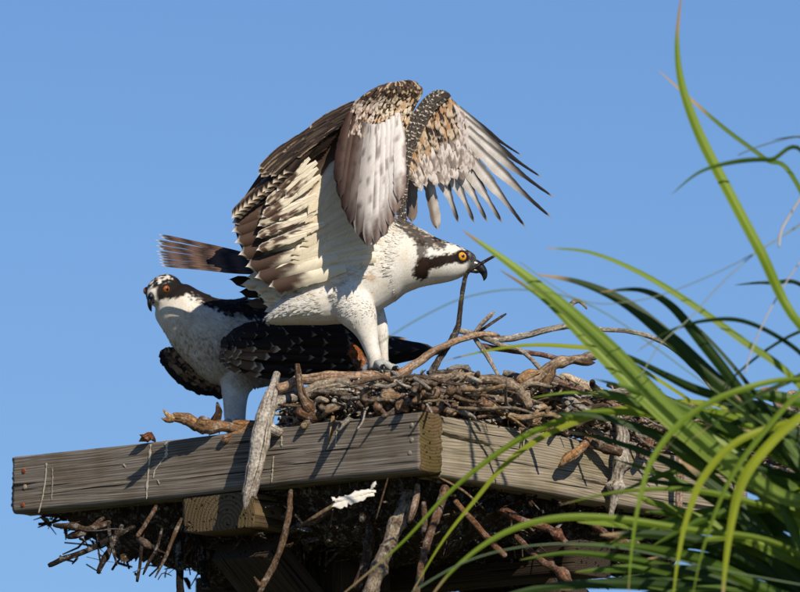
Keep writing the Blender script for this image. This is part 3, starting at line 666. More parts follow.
def f_under(dark=S(52, 40, 36), light=S(205, 194, 186), start=.45, bars=.3, lead=1):
    ph = R.uniform(0, 6)
    def f(u, v):
        c = mixc(light, MID, bars * (0.5 + .5 * math.sin(v * 34 + ph + abs(u))))
        c = mixc(c, dark, sm(start, start + .4, v + .12 * u * lead))
        if u * lead > .3: c = mixc(c, dark, .8)
        if v > .965: c = mixc(c, S(190, 176, 160), .6)
        return c
    return f
def f_mottle(a, b, c3, k=1.0, sc=14):
    sd_ = R.uniform(0, 50); m = R.random(); base = a if m < .5 else (b if m < .78 else c3); oth = b if m < .5 else a
    return lambda u, v: mulc(mixc(base, oth, sm(.62, .9, v) * .9 if m < .8 else .2), k * (1 + .2 * nz(u * 3, v * 5, sd_)))
def patch_obj(name, rowA, rowB, colf, parent, dyb=0.0, nu=40, nv=14, thick=.005):
    """curved skin between two pixel curves (px,py,dy); returns object and evaluator"""
    A = [P(*p) for p in rowA]; B_ = [P(*p) for p in rowB]
    def ev(s, t):
        a = catmull_at(A, s); b = catmull_at(B_, s); p = a.lerp(b, t); p.y += dyb * 4 * t * (1 - t); return p
    a = Acc(); V = []; F = []; Cc = []
    for side in (0, 1):
        for i in range(nu):
            for j in range(nv):
                s, t = i / (nu - 1), j / (nv - 1); p = ev(s, t); edge = min(1, 6 * min(t, 1 - t, s * 1.5, (1 - s) * 1.5))
                p = p + Vector((0, (thick * (.25 + .75 * edge)) * (1 if side else 0), 0)); V.append(p); Cc.append(colf(s, t))
    m = nu * nv
    for i in range(nu - 1):
        for j in range(nv - 1):
            q0 = i * nv + j; F.append((q0, q0 + 1, q0 + nv + 1, q0 + nv)); F.append((m + q0, m + q0 + nv, m + q0 + nv + 1, m + q0 + 1))
    for i in range(nu - 1):
        for j in (0, nv - 1): q0 = i * nv + j; F.append((q0, q0 + nv, m + q0 + nv, m + q0))
    for j in range(nv - 1):
        for i in (0, nu - 1): q0 = i * nv + j; F.append((q0, m + q0, m + q0 + 1, q0 + 1))
    a.add(V, F, Cc, [(v.x * 400, v.y * 100, v.z * 400) for v in V])
    o = a.build(name, M_FEA)
    if parent: attach(o, parent)
    return o, ev
def catmull_at(pts, s):
    m = len(pts); t = max(0, min(1, s)) * (m - 1); k = min(int(t), m - 2); f = t - k
    p0 = pts[max(k - 1, 0)]; p1 = pts[k]; p2 = pts[k + 1]; p3 = pts[min(k + 2, m - 1)]
    return 0.5 * ((2 * p1) + (p2 - p0) * f + (2 * p0 - 5 * p1 + 4 * p2 - p3) * f * f + (3 * p1 - p0 - 3 * p2 + p3) * f ** 3)
CAMN = Vector((0, -1, 0))
def fobj(name, parent, *a, **k):
    ac = Acc(); feather(ac, *a, **k); return attach(ac.build(name, M_FEA), parent)

# ---------------------------------------------------------------- bodies
def loft(stations, n=48, seg=28, power=2.0):
    """stations: (Vector centre, r_vertical, r_depth); returns closed verts, faces"""
    c = catmull([s[0] for s in stations], n); rr = catmull([Vector((s[1], s[2], 0)) for s in stations], n); V = []; F = []
    for i in range(n):
        t = (c[min(i + 1, n - 1)] - c[max(i - 1, 0)]).normalized()
        side = Vector((0, 1, 0)) - t * t.y
        if side.length < .2: side = Vector((1, 0, 0)) - t * t.x
        side.normalize(); up = side.cross(t).normalized()
        for j in range(seg):
            an = 2 * math.pi * j / seg; V.append(c[i] + up * math.sin(an) * max(rr[i].x, .0005) + side * math.cos(an) * max(rr[i].y, .0005))
    for i in range(n - 1):
        for j in range(seg): F.append((i * seg + j, i * seg + (j + 1) % seg, (i + 1) * seg + (j + 1) % seg, (i + 1) * seg + j))
    F.append(tuple(range(seg - 1, -1, -1))); F.append(tuple((n - 1) * seg + j for j in range(seg)))
    return V, F
def st(px, py, dy, rv, rd): return (P(px, py, dy), rv / PXM, rd / PXM)
def fuse(lofts, voxel, smooth_it, name, colf, mat, parent):
    V = []; F = []
    for v, f in lofts:
        o = len(V); V += v; F += [tuple(i + o for i in q) for q in f]
    me = bpy.data.meshes.new('tmp'); me.from_pydata([tuple(v) for v in V], [], F)
    ob = bpy.data.objects.new('tmp', me); col.objects.link(ob)
    m = ob.modifiers.new('r', 'REMESH'); m.mode = 'VOXEL'; m.voxel_size = voxel
    m = ob.modifiers.new('s', 'SMOOTH'); m.iterations = smooth_it; m.factor = .5
    dg = bpy.context.evaluated_depsgraph_get(); e = ob.evaluated_get(dg); nm = bpy.data.meshes.new_from_object(e)
    bpy.data.objects.remove(ob); bpy.data.meshes.remove(me)
    nm.name = name
    a = nm.color_attributes.new('Col', 'FLOAT_COLOR', 'POINT'); flat = []; bb = []
    for v in nm.vertices:
        c = colf(v.co); flat += [c[0], c[1], c[2], 1.0]; bb += [v.co.x * 350, v.co.y * 350, v.co.z * 350]
    a.data.foreach_set('color', flat)
    a = nm.attributes.new('barb', 'FLOAT_VECTOR', 'POINT'); a.data.foreach_set('vector', bb)
    nm.polygons.foreach_set('use_smooth', [True] * len(nm.polygons)); nm.materials.clear(); nm.materials.append(mat)
    o = bpy.data.objects.new(name, nm); col.objects.link(o); attach(o, parent); return o
def plumage(body, colf, flow, size, count, parent, skip=None, name='body_plumage'):
    me = body.data; cum = []; tot = 0
    for p in me.polygons: tot += p.area; cum.append(tot)
    import bisect
    a = Acc()
    for i in range(count):
        p = me.polygons[min(bisect.bisect(cum, R.uniform(0, tot)), len(cum) - 1)]; c = p.center.copy(); n = p.normal
        if skip and skip(c): continue
        d = flow(c); d = d - n * d.dot(n)
        if d.length < .1: continue
        d.normalize(); d = (d + n.cross(d) * R.gauss(0, .16)).normalized(); L = size(c) * R.uniform(.75, 1.3); W = L * R.uniform(.3, .42)
        c0 = colf(c); k = R.uniform(.84, 1.06)
        cc = mulc(c0, k); ct = mulc(colf(c + d * L * .8), k * 1.02)
        s = d.cross(n).normalized(); V = []; Cc = []; B = []; sd_ = R.uniform(0, 90); lf = R.uniform(.02, .11); tw = R.gauss(0, .2)
        for v, wv in ((0, .55), (.45, 1), (.8, .8), (1.0, .25)):
            for u in (-1, 0, 1):
                V.append(c + n * (-.0012 + lf * L * v * v + .0006) + d * L * (v - (.08 * abs(u) if v > .5 else 0)) + s * u * W * .5 * wv - n * abs(u) * W * .12)
                Cc.append(mulc(mixc(cc, ct, v), 1 - .10 * abs(u) * (v > .3))); B.append((u * 2 + sd_, v * L * 300, sd_)); a.n.append((n + s * (u * .4 + tw) + d * .4 * (v - .4)).normalized())
        F = [(r * 3 + j, r * 3 + j + 1, r * 3 + j + 4, r * 3 + j + 3) for r in range(3) for j in range(2)]
        e1 = V[1] - V[0]; e2 = V[3] - V[0]
        if e1.cross(e2).dot(n) < 0: F = [q[::-1] for q in F]
        a.add(V, F, Cc, B)
    o = attach(a.build(name, M_DOWN), parent); o['kind'] = 'stuff'; return o
def eye(p, look, r, parent, iris=S(235, 150, 30)):
    look = look.normalized(); t = look.orthogonal().normalized(); b = look.cross(t); V = []; F = []; Cc = []; nr, ns = 22, 24
    for i in range(nr):
        th = math.pi * (i + .01) / (nr - .98) if i else .001
        for j in range(ns):
            an = 2 * math.pi * j / ns; V.append(p + (look * math.cos(th) + (t * math.cos(an) + b * math.sin(an)) * math.sin(th)) * r)
            g = math.degrees(th)
            Cc.append(S(4, 4, 4) if g < 24 else (mulc(iris, 1 - .25 * nz(j * 1.2, i)) if g < 62 else S(16, 12, 10)))
    for i in range(nr - 1):
        for j in range(ns): F.append((i * ns + j, i * ns + (j + 1) % ns, (i + 1) * ns + (j + 1) % ns, (i + 1) * ns + j))
    a = Acc(); a.add(V, F, Cc); return attach(a.build('eye', M_EYE), parent)
def talons(tips, parent):
    for pts in tips:
        a = Acc(); tube(a, pts, [2.6 / PXM, 1.9 / PXM, .3 / PXM], S(30, 28, 30), S(16, 14, 14), seg=8, n=10, wob=0, knob=0); attach(a.build('talon', M_HORN), parent)
def foot(cx, cy, cdy, yaw, parent, colr=S(178, 180, 176)):
    ac = Acc(); base = P(cx, cy, cdy); tl = []
    for k, an in enumerate((yaw, yaw + .75, yaw - .75, yaw + math.pi)):
        d = Vector((math.cos(an), math.sin(an), 0)); L = .032 if k < 3 else .024
        pts = [base + Vector((0, 0, .004)), base + d * L * .5 + Vector((0, 0, .007)), base + d * L + Vector((0, 0, -.002))]
        tube(ac, pts, [5.2 / PXM, 4.6 / PXM, 3.2 / PXM], colr, mulc(colr, .6), seg=9, n=12, wob=0, knob=.25, seed=k)
        tl.append([pts[2], pts[2] + d * .009 + Vector((0, 0, .001)), pts[2] + d * .013 + Vector((0, 0, -.014))])
    f = attach(ac.build('foot', M_SKIN), parent); talons(tl, f)

# ================================================================ FRONT BIRD
FD = 0.25
b1 = thing('osprey', 'osprey with both wings raised gripping a dark stick in its bill', 'bird', None)
b1.location = P(374, 368, FD)
def col1(p):
    x, y = Q(p); n1 = nz(p.x * 60, p.y * 60, p.z * 60); n2 = nz(p.x * 190, p.y * 190, p.z * 190 + 7)
    c = mixc(S(246, 242, 236), S(226, 208, 178), .16 + .35 * n1)
    c = mixc(c, S(206, 160, 104), .7 * sm(.12, .45, n1 + .4 * n2) * sm(400, 360, x) * sm(225, 245, y) * sm(300, 270, y))
    # rusty spots near the tail coverts
    c = mixc(c, S(176, 112, 52), .85 * sm(.05, .3, n2) * sm(312, 292, x) * sm(264, 275, y) * sm(305, 292, y))
    c = mixc(c, S(190, 160, 118), .5 * sm(288, 300, y) * sm(392, 400, x))
    if x > 380:
        d, t = segdist(x, y, [(394, 208), (403, 220), (412, 231), (424, 239), (440, 243)])      # nape
        n3 = nz(p.x * 420, p.y * 420, p.z * 420)
        c = mixc(c, S(44, 33, 28), sm(8.5, 4.5, d + 5 * n2 + 4 * n3) * .92)
        c = mixc(c, S(190, 160, 130), sm(.1, .5, n2) * sm(9, 5, d) * .6)
        d, t = segdist(x, y, [(472, 258), (462, 258), (448, 259), (434, 262), (424, 265), (421, 272)])
        w = 3.0 + 5.6 * t
        c = mixc(c, S(40, 26, 19), sm(w + 1.2, w - 1.2, d + 2.5 * n2 + 2.5 * n3))
        d, t = segdist(x, y, [(421, 245), (422, 255), (421, 268)])
        c = mixc(c, S(50, 34, 24), sm(6, 3.5, d + 4 * n2 + 3 * n3) * .85)
        d, t = segdist(x, y, [(436, 238), (452, 241), (464, 246), (474, 254)])                   # crown edge
        c = mixc(c, S(40, 30, 24), sm(3.4, 1.6, d + 3 * n2 + 2 * n3))
        c = mixc(c, S(64, 60, 60), sm(465, 471, x) * .9)
        c = mixc(c, S(20, 14, 12), sm(8.2, 6.4, math.hypot(x - 461.5, y - 257)))
    if y > 348 and x > 355: c = mixc(c, S(206, 196, 180), sm(350, 362, y) * .7)
    return c
bodyL = loft([st(258, 281, FD, 8, 10), st(268, 281, FD, 17, 20), st(288, 284, FD, 35, 32), st(315, 277, FD, 50, 42), st(345, 268, FD, 57, 46), st(375, 261, FD, 49, 42), st(398, 258, FD - .005, 41, 36), st(416, 259, FD - .01, 32, 29), st(432, 261, FD - .015, 25, 24), st(446, 262, FD - .02, 21, 21), st(458, 262, FD - .02, 17.0, 18), st(468, 262, FD - .02, 11.5, 12), st(474, 264, FD - .02, 7, 7)], 64, 36)
thN = loft([st(340, 290, FD - .045, 22, 22), st(357, 312, FD - .045, 20, 18), st(366, 330, FD - .045, 12.5, 11), st(371, 346, FD - .045, 8.5, 8), st(375, 360, FD - .045, 7.5, 7.5), st(376, 369, FD - .045, 7.5, 8)], 30, 20)
thF = loft([st(350, 290, FD + .05, 22, 20), st(368, 312, FD + .05, 17, 16), st(379, 330, FD + .05, 10, 10), st(383, 346, FD + .05, 5.5, 6), st(384, 364, FD + .05, 5, 5.5), st(385, 372, FD + .05, 6, 6)], 30, 20)
flk = loft([st(268, 322, FD - .02, 3, 6), st(276, 317, FD - .02, 9, 16), st(296, 309, FD - .02, 17, 26), st(325, 300, FD - .02, 26, 30), st(350, 292, FD - .02, 30, 30)], 26, 22)
body1 = fuse([bodyL, thN, thF, flk], .0028, 3, 'body', col1, M_DOWN, b1)
def flow1(p):
    x, y = Q(p)
    if y > 315 and x > 345: return Vector((.15, 0, -1))
    return Vector((-1, 0, -.12 if x > 400 else -.1 - .35 * sm(260, 320, y)))
plumage(body1, col1, flow1, lambda p: .0055 if Q(p)[0] > 440 else (.009 if Q(p)[0] > 410 or Q(p)[1] > 312 or (Q(p)[0] > 330 and Q(p)[1] > 275) else .019), 19000, b1,
        lambda p: Q(p)[0] > 470 or math.hypot(Q(p)[0] - 461.5, Q(p)[1] - 257) < 6.6 or Q(p)[1] > 362)
for sgn in (-1, 1): eye(P(461.5, 257, FD - .02 + sgn * .0215), Vector((.34, sgn, .06)), 5.1 / PXM, b1, S(232, 160, 30))
def beak(parent, o, fwd, up, k):
    """hooked bill: origin at the gape, fwd and up unit vectors, k metres per photo pixel"""
    side = fwd.cross(up).normalized(); ac = Acc()
    for st_ in ([(-3, 2.5, 7.5, 6.5), (3, 2.2, 7.3, 5.6), (8, 1.0, 6.8, 5.0), (13, -1.6, 5.8, 4.0), (17, -6.0, 4.4, 2.9), (18.6, -11.5, 2.8, 1.8), (18.0, -16, .5, .4)],
                [(-3, -4.5, 3.4, 5.0), (4, -5.0, 3.0, 4.2), (9, -5.4, 2.6, 3.2), (12.5, -5.2, .8, 1.0)]):
        n = 22; cc = catmull([Vector((a, b, 0)) for a, b, _, _ in st_], n); rr = catmull([Vector((c, d, 0)) for _, _, c, d in st_], n); V = []; F = []; Cc = []
        for i in range(n):
            t = (cc[min(i + 1, n - 1)] - cc[max(i - 1, 0)]).normalized(); q = Vector((-t.y, t.x, 0))
            for j in range(18):
                an = 2 * math.pi * j / 18; l = cc[i] + q * math.sin(an) * rr[i].x; V.append(o + (fwd * l.x + up * l.y + side * math.cos(an) * rr[i].y) * k)
                Cc.append(mixc(S(98, 100, 106), S(26, 24, 28), sm(1, 9, l.x)))
        for i in range(n - 1):
            for j in range(18): F.append((i * 18 + j, i * 18 + (j + 1) % 18, (i + 1) * 18 + (j + 1) % 18, (i + 1) * 18 + j))
        F.append(tuple(range(17, -1, -1))); F.append(tuple((n - 1) * 18 + j for j in range(18))); ac.add(V, F, Cc)
    return attach(ac.build('beak', M_HORN), parent)
beak(b1, P(470.5, 266, FD - .02), Vector((.985, 0, -.12)).normalized(), Vector((.12, 0, .985)).normalized(), .84 / PXM)
foot(376, 369, FD - .045, -.5, b1); foot(385, 373, FD + .05, .3, b1)

# tail
for k in range(12):
    t = k / 11; tipx = 153 + 10 * abs(t - .35) + R.uniform(0, 5); tipy = 234 + 31 * t
    base = P(276 - 2 * t, 262 + 12 * t, FD - .02 + .05 * (1 - t)); tip = P(tipx, tipy, FD - .05 + .13 * (1 - t))
    ph = R.uniform(0, 2)
    def cf(u, v, t=t, ph=ph):
        c = mixc(S(108, 82, 68), S(44, 33, 28), .5 + .5 * math.sin(v * 34 + ph))
        if abs(u) > .8: c = mixc(c, S(40, 30, 26), .6)
        c = mixc(c, S(232, 220, 206), sm(.95, .985, v)); return c
    fobj('tail_feather', b1, base, tip, 4.8 / PXM, Vector((.1, -.75, .6)), cf, Vector((0, 0, .004 - .004 * t)), tipr=.09, nv=24, taper=.5)
# dark and cream undertail coverts
for (x0, y0, x1, y1, wd, c, d0, d1) in ((300, 290, 228, 279, 12, DK, 0, 0), (302, 294, 238, 292, 11, DK, 0, .01), (300, 300, 245, 304, 10, S(80, 66, 54), 0, 0), (298, 282, 240, 285, 13, CREAM, -.03, -.03),
                                (304, 286, 252, 290, 12, CREAM, -.035, -.04), (308, 292, 258, 297, 12, CREAM, -.04, -.04), (300, 277, 246, 277, 12, CREAM, -.03, -.03), (305, 300, 262, 304, 10, CREAM, -.035, -.03), (312, 284, 270, 286, 12, CREAM, -.05, -.05)):
    ac = Acc(); fobj('undertail_covert', b1, P(x0, y0, FD + d0), P(x1, y1, FD + d1), wd / PXM, CAMN, (lambda u, v, c=c: mixc(c, S(176, 112, 52), .55 * (nz(u * 2, v * 6, c[0] * 9) > .25) * (c[0] > .3))), nv=12, tipr=.2)

# --- near wing
wn = None
RIDGE = [(396, 96, .135), (378, 96, .135), (350, 104, .135), (310, 127, .14), (270, 162, .15), (245, 196, .16), (235, 217, .165), (240, 245, .17), (260, 268, .172), (296, 284, .172)]
INNER = [(392, 215, .185), (390, 220, .18), (392, 225, .178), (386, 230, .176), (380, 234, .175), (374, 238, .174), (368, 244, .173), (364, 250, .172), (362, 258, .172), (362, 268, .172)]
def wcol(s, t):
    return mixc(mixc(S(34, 25, 21), S(96, 74, 60), .5 + nz(t * 40, s * 3)), CREAM, sm(.28, .5, t))
wn, evn = patch_obj('wing', RIDGE, INNER, wcol, b1, .012, 50, 20, .006)
wn['label'] = 'raised near wing with cream and dark scalloped feathers'
# big brown secondaries at the lower left, cream towards the root, deepest layer
tipsA = [(268, 287, 346, 268), (254, 278, 338, 258), (245, 267, 332, 246), (238, 255, 328, 230), (234, 243, 324, 216), (231, 232, 322, 202), (231, 224, 320, 190)]
for k, (tx, ty, bx, by) in enumerate(tipsA):
    dpt = .166 - .0022 * k; ph = R.uniform(0, 9); kd = R.uniform(.85, 1.2)
    def cf(u, v, ph=ph, kd=kd):
        c = mixc(S(240, 228, 204), mulc(S(76, 57, 46), kd), sm(.42, .62, v + .12 * u + .12 * nz(u * 2, v * 8, ph)))
        c = mixc(c, S(30, 22, 19), .55 * sm(.3, .9, -u) * sm(.35, .6, v)); c = mixc(c, S(236, 224, 204), .8 * sm(.72, .95, u) * sm(.4, .6, v))
        return mixc(c, S(244, 236, 222), sm(.95, .975, v))
    fobj('secondary_feather', wn, P(bx, by, dpt), P(tx, ty, dpt + .002), 18 / PXM, CAMN, cf, Vector((-.004, 0, .004)), tipr=.10, nv=30, camber=.2, nu=9)
# long cream feathers fanning from the shoulder
for k in range(11):
    t = 1 - k / 10
    bx, by = 354 + 22 * t, 146 + 112 * t
    ang = math.radians(124 + 50 * t); L = 78 + 20 * t - 12 * math.sin(t * 3.1) + R.uniform(-6, 6)
    tx, ty = bx + math.cos(ang) * L, by + math.sin(ang) * L; dpt = .166 - .0024 * k
    bf = R.uniform(.0, .4); kk = R.uniform(.94, 1.04); ph = R.uniform(0, 50)
    def cf(u, v, bf=bf, kk=kk, k=k, ph=ph):
        c = mixc(S(246, 236, 214), S(220, 190, 142), bf * (.3 + .7 * v) + .3 * max(0, nz(u * 2, v * 5, ph))); c = mixc(c, S(168, 128, 84), .6 * sm(.75, 1, u)); c = mixc(c, S(206, 184, 150), .4 * (abs(u) < .1))  # tan edge paints the shade line between overlapping feathers
        return mulc(mixc(c, S(140, 106, 76), .5 * sm(.88, 1, v) * (k % 2)), kk)
    fobj('secondary_feather', wn, P(bx, by, dpt + .006), P(tx, ty, dpt), 20 / PXM, Vector((0, -1, -.15)), cf, Vector((-.004, 0, -.003)), tipr=.16, nv=20, camber=.2, nu=9)
# mid-length feathers: cream roots, brown mottled ends, pale fringe
for k in range(17):
    t = k / 16; r_ = k % 3
    tx = 254 + 9 * r_ + 12 * t + R.uniform(-2, 2); ty = 250 - 60 * t + R.uniform(-2, 2)
    ang = math.radians(-18 - 28 * t); L = R.uniform(42, 60); dpt = .147 - .0009 * k + .0016 * r_; ph = R.uniform(0, 60); kd = R.uniform(.8, 1.2)
    def cf(u, v, ph=ph, kd=kd):
        g = nz(u * 1.8, v * 7, ph)
        c = mixc(S(242, 230, 206), mulc(S(80, 60, 49), kd), sm(.34, .56, v + .3 * g + .08 * u)); c = mixc(c, S(232, 216, 188), .7 * sm(.15, .4, -g) * sm(.5, .7, v))
        c = mixc(c, S(34, 25, 21), .5 * sm(.4, .9, -u) * sm(.4, .6, v)); c = mixc(c, S(238, 226, 206), .75 * sm(.7, .95, u))
        c = mixc(c, S(150, 124, 100), .5 * (abs(u) < .12)); return mixc(c, S(244, 236, 222), sm(.935, .965, v))
    fobj('covert_feather', wn, P(tx + math.cos(ang) * L, ty + math.sin(ang) * L, dpt), P(tx, ty, dpt - .001), R.uniform(8, 10) / PXM, CAMN, cf, Vector((0, 0, .004)), tipr=.16, nv=26, camber=.14, nu=9)
# dark upper secondaries lying along the ridge, pale crescents at their tips
for k in range(12):
    t = k / 11
    tx = 231 + 52 * t ** 1.15; ty = 219 - 44 * t + 2.0 * math.sin(t * 3)
    bx = 326 + 24 * t; by = 146 - 34 * t; dpt = .140 - .0016 * k
    kd = R.uniform(.8, 1.35); st_ = R.choice((.2, .5, .85))
    def cf(u, v, kd=kd, st_=st_):
        c = mulc(S(40, 29, 24), kd); c = mixc(c, S(196, 168, 138), st_ * sm(.7, .95, u) * sm(.2, .4, v)); c = mixc(c, S(120, 94, 76), .5 * sm(.1, .5, nz(u * 3, v * 4, kd * 50))); c = mixc(c, S(22, 17, 15), .6 * sm(-.5, -.9, u))
        return mixc(c, S(232, 212, 182), sm(.945, .97, v - .015 * abs(u)))
    fobj('secondary_feather', wn, P(bx, by, dpt), P(tx, ty, dpt + .003), 14 / PXM, Vector((-.15, -1, .1)), cf, Vector((-.013, 0, .013)), tipr=.07, nv=34, camber=.25, nu=9)
# dark coverts against the ridge
for k in range(52):
    t = R.uniform(.12, 1.05); w_ = R.random()
    tx = 244 + 84 * t + 11 * w_; ty = 180 - 66 * t + 10 * w_
    L = R.uniform(30, 46); ang = math.radians(-44 + 16 * t); kd = R.uniform(.6, 1.6); pl = R.choice((0, .3, .8))
    def cf(u, v, kd=kd, pl=pl):
        c = mulc(S(36, 26, 22), kd); c = mixc(c, S(190, 164, 136), pl * sm(.6, .95, abs(u)) * sm(.15, .4, v)); c = mixc(c, S(110, 88, 72), .45 * (abs(u) < .15)); return mixc(c, S(232, 214, 186), sm(.925, .96, v))
    dpt = .122 - .001 * t - .003 * (1 - w_)
    fobj('covert_feather', wn, P(tx + math.cos(ang) * L, ty + math.sin(ang) * L, dpt - .002), P(tx, ty, dpt), 6.5 / PXM, Vector((-.25, -1, .2)), cf, Vector((-.004, 0, .005)), tipr=.12, nv=20, camber=.2)
# --- near wing, hand hanging towards the viewer
HA = [(384, 86, 0.125), (364, 96, 0.120), (350, 110, 0.130), (341, 135, 0.115), (337, 160, 0.105), (338, 188, 0.095), (345, 212, 0.090), (356, 232, 0.086), (367, 246, 0.083)]
HB = [(408, 81, 0.125), (423, 89, 0.120), (414, 110, 0.130), (405, 134, 0.120), (401, 156, 0.110), (400, 178, 0.100), (397, 202, 0.094), (389, 226, 0.090), (374, 245, 0.086)]
def hcol(s, t):
    g = nz(s * 40, t * 22, 3); c = mixc(S(104, 80, 68), S(206, 190, 180), sm(.15, .62, t + .25 * nz(s * 3, t * 9)))
    u = mixc(S(206, 176, 140), S(48, 36, 30), sm(-.05, .15, g)); return mixc(u, c, sm(.32, .45, s))
hand, evh = patch_obj('hand_wing', HA, HB, hcol, b1, -.012, 50, 20, .005)
hand['label'] = 'drooping near wing tip, mottled above and grey brown below'
for k in range(11):
    t = k / 10; bx = 350 + 48 * t; by = 112 + 12 * math.sin(t * 3.1)
    tx, ty = [(338, 186), (340, 200), (344, 213), (350, 226), (358, 238), (368, 249), (376, 246), (384, 238), (390, 228), (395, 216), (399, 202)][k]
    lt = mixc(S(76, 55, 46), S(232, 224, 218), sm(.22, .58, t)); dkk = mixc(S(50, 36, 31), S(116, 92, 82), sm(.3, .9, t)); ph = R.uniform(0, 6)
    def cf(u, v, lt=lt, dkk=dkk, ph=ph, t=t):
        g = nz(u * 1.5, v * 9, ph + 3)
        c = mixc(lt, dkk, .7 * sm(.08, .35, g)); c = mixc(c, dkk, .85 * sm(.62, .92, v + .1 * g)); c = mixc(c, dkk, .75 * sm(.55, .85, -u)); c = mixc(c, S(236, 228, 220), .5 * sm(.7, .95, u) * (t > .3)); return c
    fobj('primary_feather', hand, P(bx, by, .114 - .003 * (5 - abs(k - 5)) - .0015 * k), P(tx, ty, .080 - .0022 * k), 13 / PXM, Vector((.5 * (t - .5), -1, .1)), cf, Vector((-.008 + .016 * t, -.010, .0)), tipr=.2, nv=30, camber=.22)
cv = Acc()
for i in range(640):     # mottled lining coverts on the wrist
    s = R.random() ** 1.1 * .52; t = R.uniform(.01, .99); p = evh(s, t); d = (evh(min(s + .05, 1), t) - p).normalized(); L = R.uniform(.010, .017) * (1 + 1.6 * max(0, s - .25))
    if t < .45 and s > .36: continue
    p.y -= .006 + .006 * (1 - s)
    if s < .16: f = f_mottle(S(90, 68, 54), S(42, 31, 26), S(196, 172, 140))
    elif t > .45: f = f_mottle(S(220, 202, 176), S(58, 42, 34), S(196, 156, 116)) if s < .36 else f_mottle(S(210, 198, 190), S(150, 130, 120), S(196, 170, 146))
    else: f = f_mottle(S(206, 190, 176), S(110, 88, 74), S(150, 124, 106))
    feather(cv, p, p + d * L + Vector((0, -.0006, 0)), L * .32, CAMN, f, None, 3, 6, .12, .4)
o = attach(cv.build('lining_coverts', M_FEA), hand); o['kind'] = 'stuff'

# --- far wing
FA = [(400, 226, .30), (396, 205, .31), (396, 185, .325), (398, 160, .34), (405, 132, .355), (417, 107, .365), (433, 92, .37), (447, 93, .375)]
FB = [(407, 228, .30), (405, 206, .315), (408, 188, .33), (411, 161, .345), (420, 137, .36), (433, 114, .37), (444, 102, .378), (450, 97, .382)]
wf, evf = patch_obj('wing', FA, FB, lambda s, t: S(40, 30, 26), b1, -.006, 60, 10, .012)
wf['label'] = 'raised far wing with spread pale primaries and spotted leading edge'
sp = Acc()
for r_ in range(4):      # spotted leading edge: rows of tiny dark feathers with white tips
    for k in range(42):
        s = min(1, max(0, .02 + .95 * k / 41 + R.uniform(-.005, .005))); t = min(.98, max(.02, (r_ + .5) / 4 + R.uniform(-.03, .03))); p = evf(s, t); d = (evf(max(s - .03, 0), t) - p).normalized(); p.y -= .003 + .0006 * r_
        feather(sp, p - d * .004, p + d * R.uniform(.007, .011), R.uniform(.006, .009), CAMN, f_dark(S(34, 25, 22), S(226, 210, 186), R.uniform(.68, .8), .3), None, 3, 6, .15, .35)
o = attach(sp.build('leading_edge_coverts', M_FEA), wf); o['kind'] = 'stuff'
# lining behind the leading edge
GA = [(402, 165, .345), (410, 140, .36), (422, 118, .37), (438, 102, .38), (450, 98, .385), (460, 108, .39), (468, 122, .395)]
GB = [(410, 176, .35), (420, 176, .36), (432, 174, .37), (446, 172, .375), (458, 168, .38), (468, 160, .388), (476, 146, .395)]
def gcol(s, t):
    g = nz(s * 22, t * 14, 11); return mixc(mixc(S(200, 160, 116), S(52, 38, 32), sm(-.1, .15, g)), S(204, 192, 184), sm(.6, .9, t + .3 * s - .1))
lin, evg = patch_obj('wing_lining', GA, GB, gcol, wf, .0, 40, 16, .004)
prim = [((459, 108), (523, 156), 5.0, (.002, 0, -.010)), ((464, 118), (543, 178), 6.2, (.004, 0, -.012)), ((467, 128), (555, 198), 7, (.004, 0, -.012)), ((467, 138), (553, 219), 8, (.004, 0, -.010)),
        ((462, 146), (527, 229), 8.5, (.004, 0, -.004)), ((455, 148), (503, 224), 9, (.003, 0, -.002)), ((448, 150), (488, 223), 9, (.003, 0, 0)), ((441, 152), (475, 224), 9, (.003, 0, .0)), ((432, 152), (459, 224), 10, (.003, 0, 0)),
        ((422, 152), (438, 231), 11.5, (.003, 0, 0)), ((411, 156), (412, 224), 12.5, (.001, 0, 0))]
for k, (b_, t_, wd, bd) in enumerate(prim):
    lt = S(228, 220, 212) if k < 9 else (S(206, 196, 184) if k == 9 else S(150, 132, 120))
    f = f_under(S(26, 20, 19), lt, .06 + .09 * min(k, 4) if k < 5 else .55, .22, -1)
    if k >= 9: f = f_under(S(120, 100, 88), lt, .9, .35, 1)
    fobj('primary_feather', wf, P(*b_, .388 - .002 * k), P(*t_, .41 + .03 * (1 - k / 10)), wd / PXM, Vector((.15, -1, .1)), f, Vector(bd) * 1.0, tipr=.16 if k > 4 else .3, nv=30, camber=.12, root=.8, taper=1.0 if k < 9 else .1)
cv = Acc()
for i in range(420):
    s = R.random(); t = R.random() ** .8; p = evg(s, t); d = (evg(s, min(t + .1, 1.0)) - evg(s, max(0, t - .1))).normalized(); d = (d + Vector((.15, 0, -.2))).normalized(); L = R.uniform(.012, .022) * (1 + .5 * t); p.y -= .006 - .003 * t
    f = f_mottle(S(206, 184, 158), S(46, 34, 28), S(176, 132, 88)) if t < .5 else f_mottle(S(220, 210, 202), S(160, 142, 132), S(92, 74, 64))
    if s > .72: f = f_mottle(S(206, 194, 188), S(150, 134, 126), S(206, 194, 188))
    feather(cv, p, p + d * L, L * .34, CAMN, f, None, 3, 6, .12, .4)
o = attach(cv.build('lining_coverts', M_FEA), wf); o['kind'] = 'stuff'

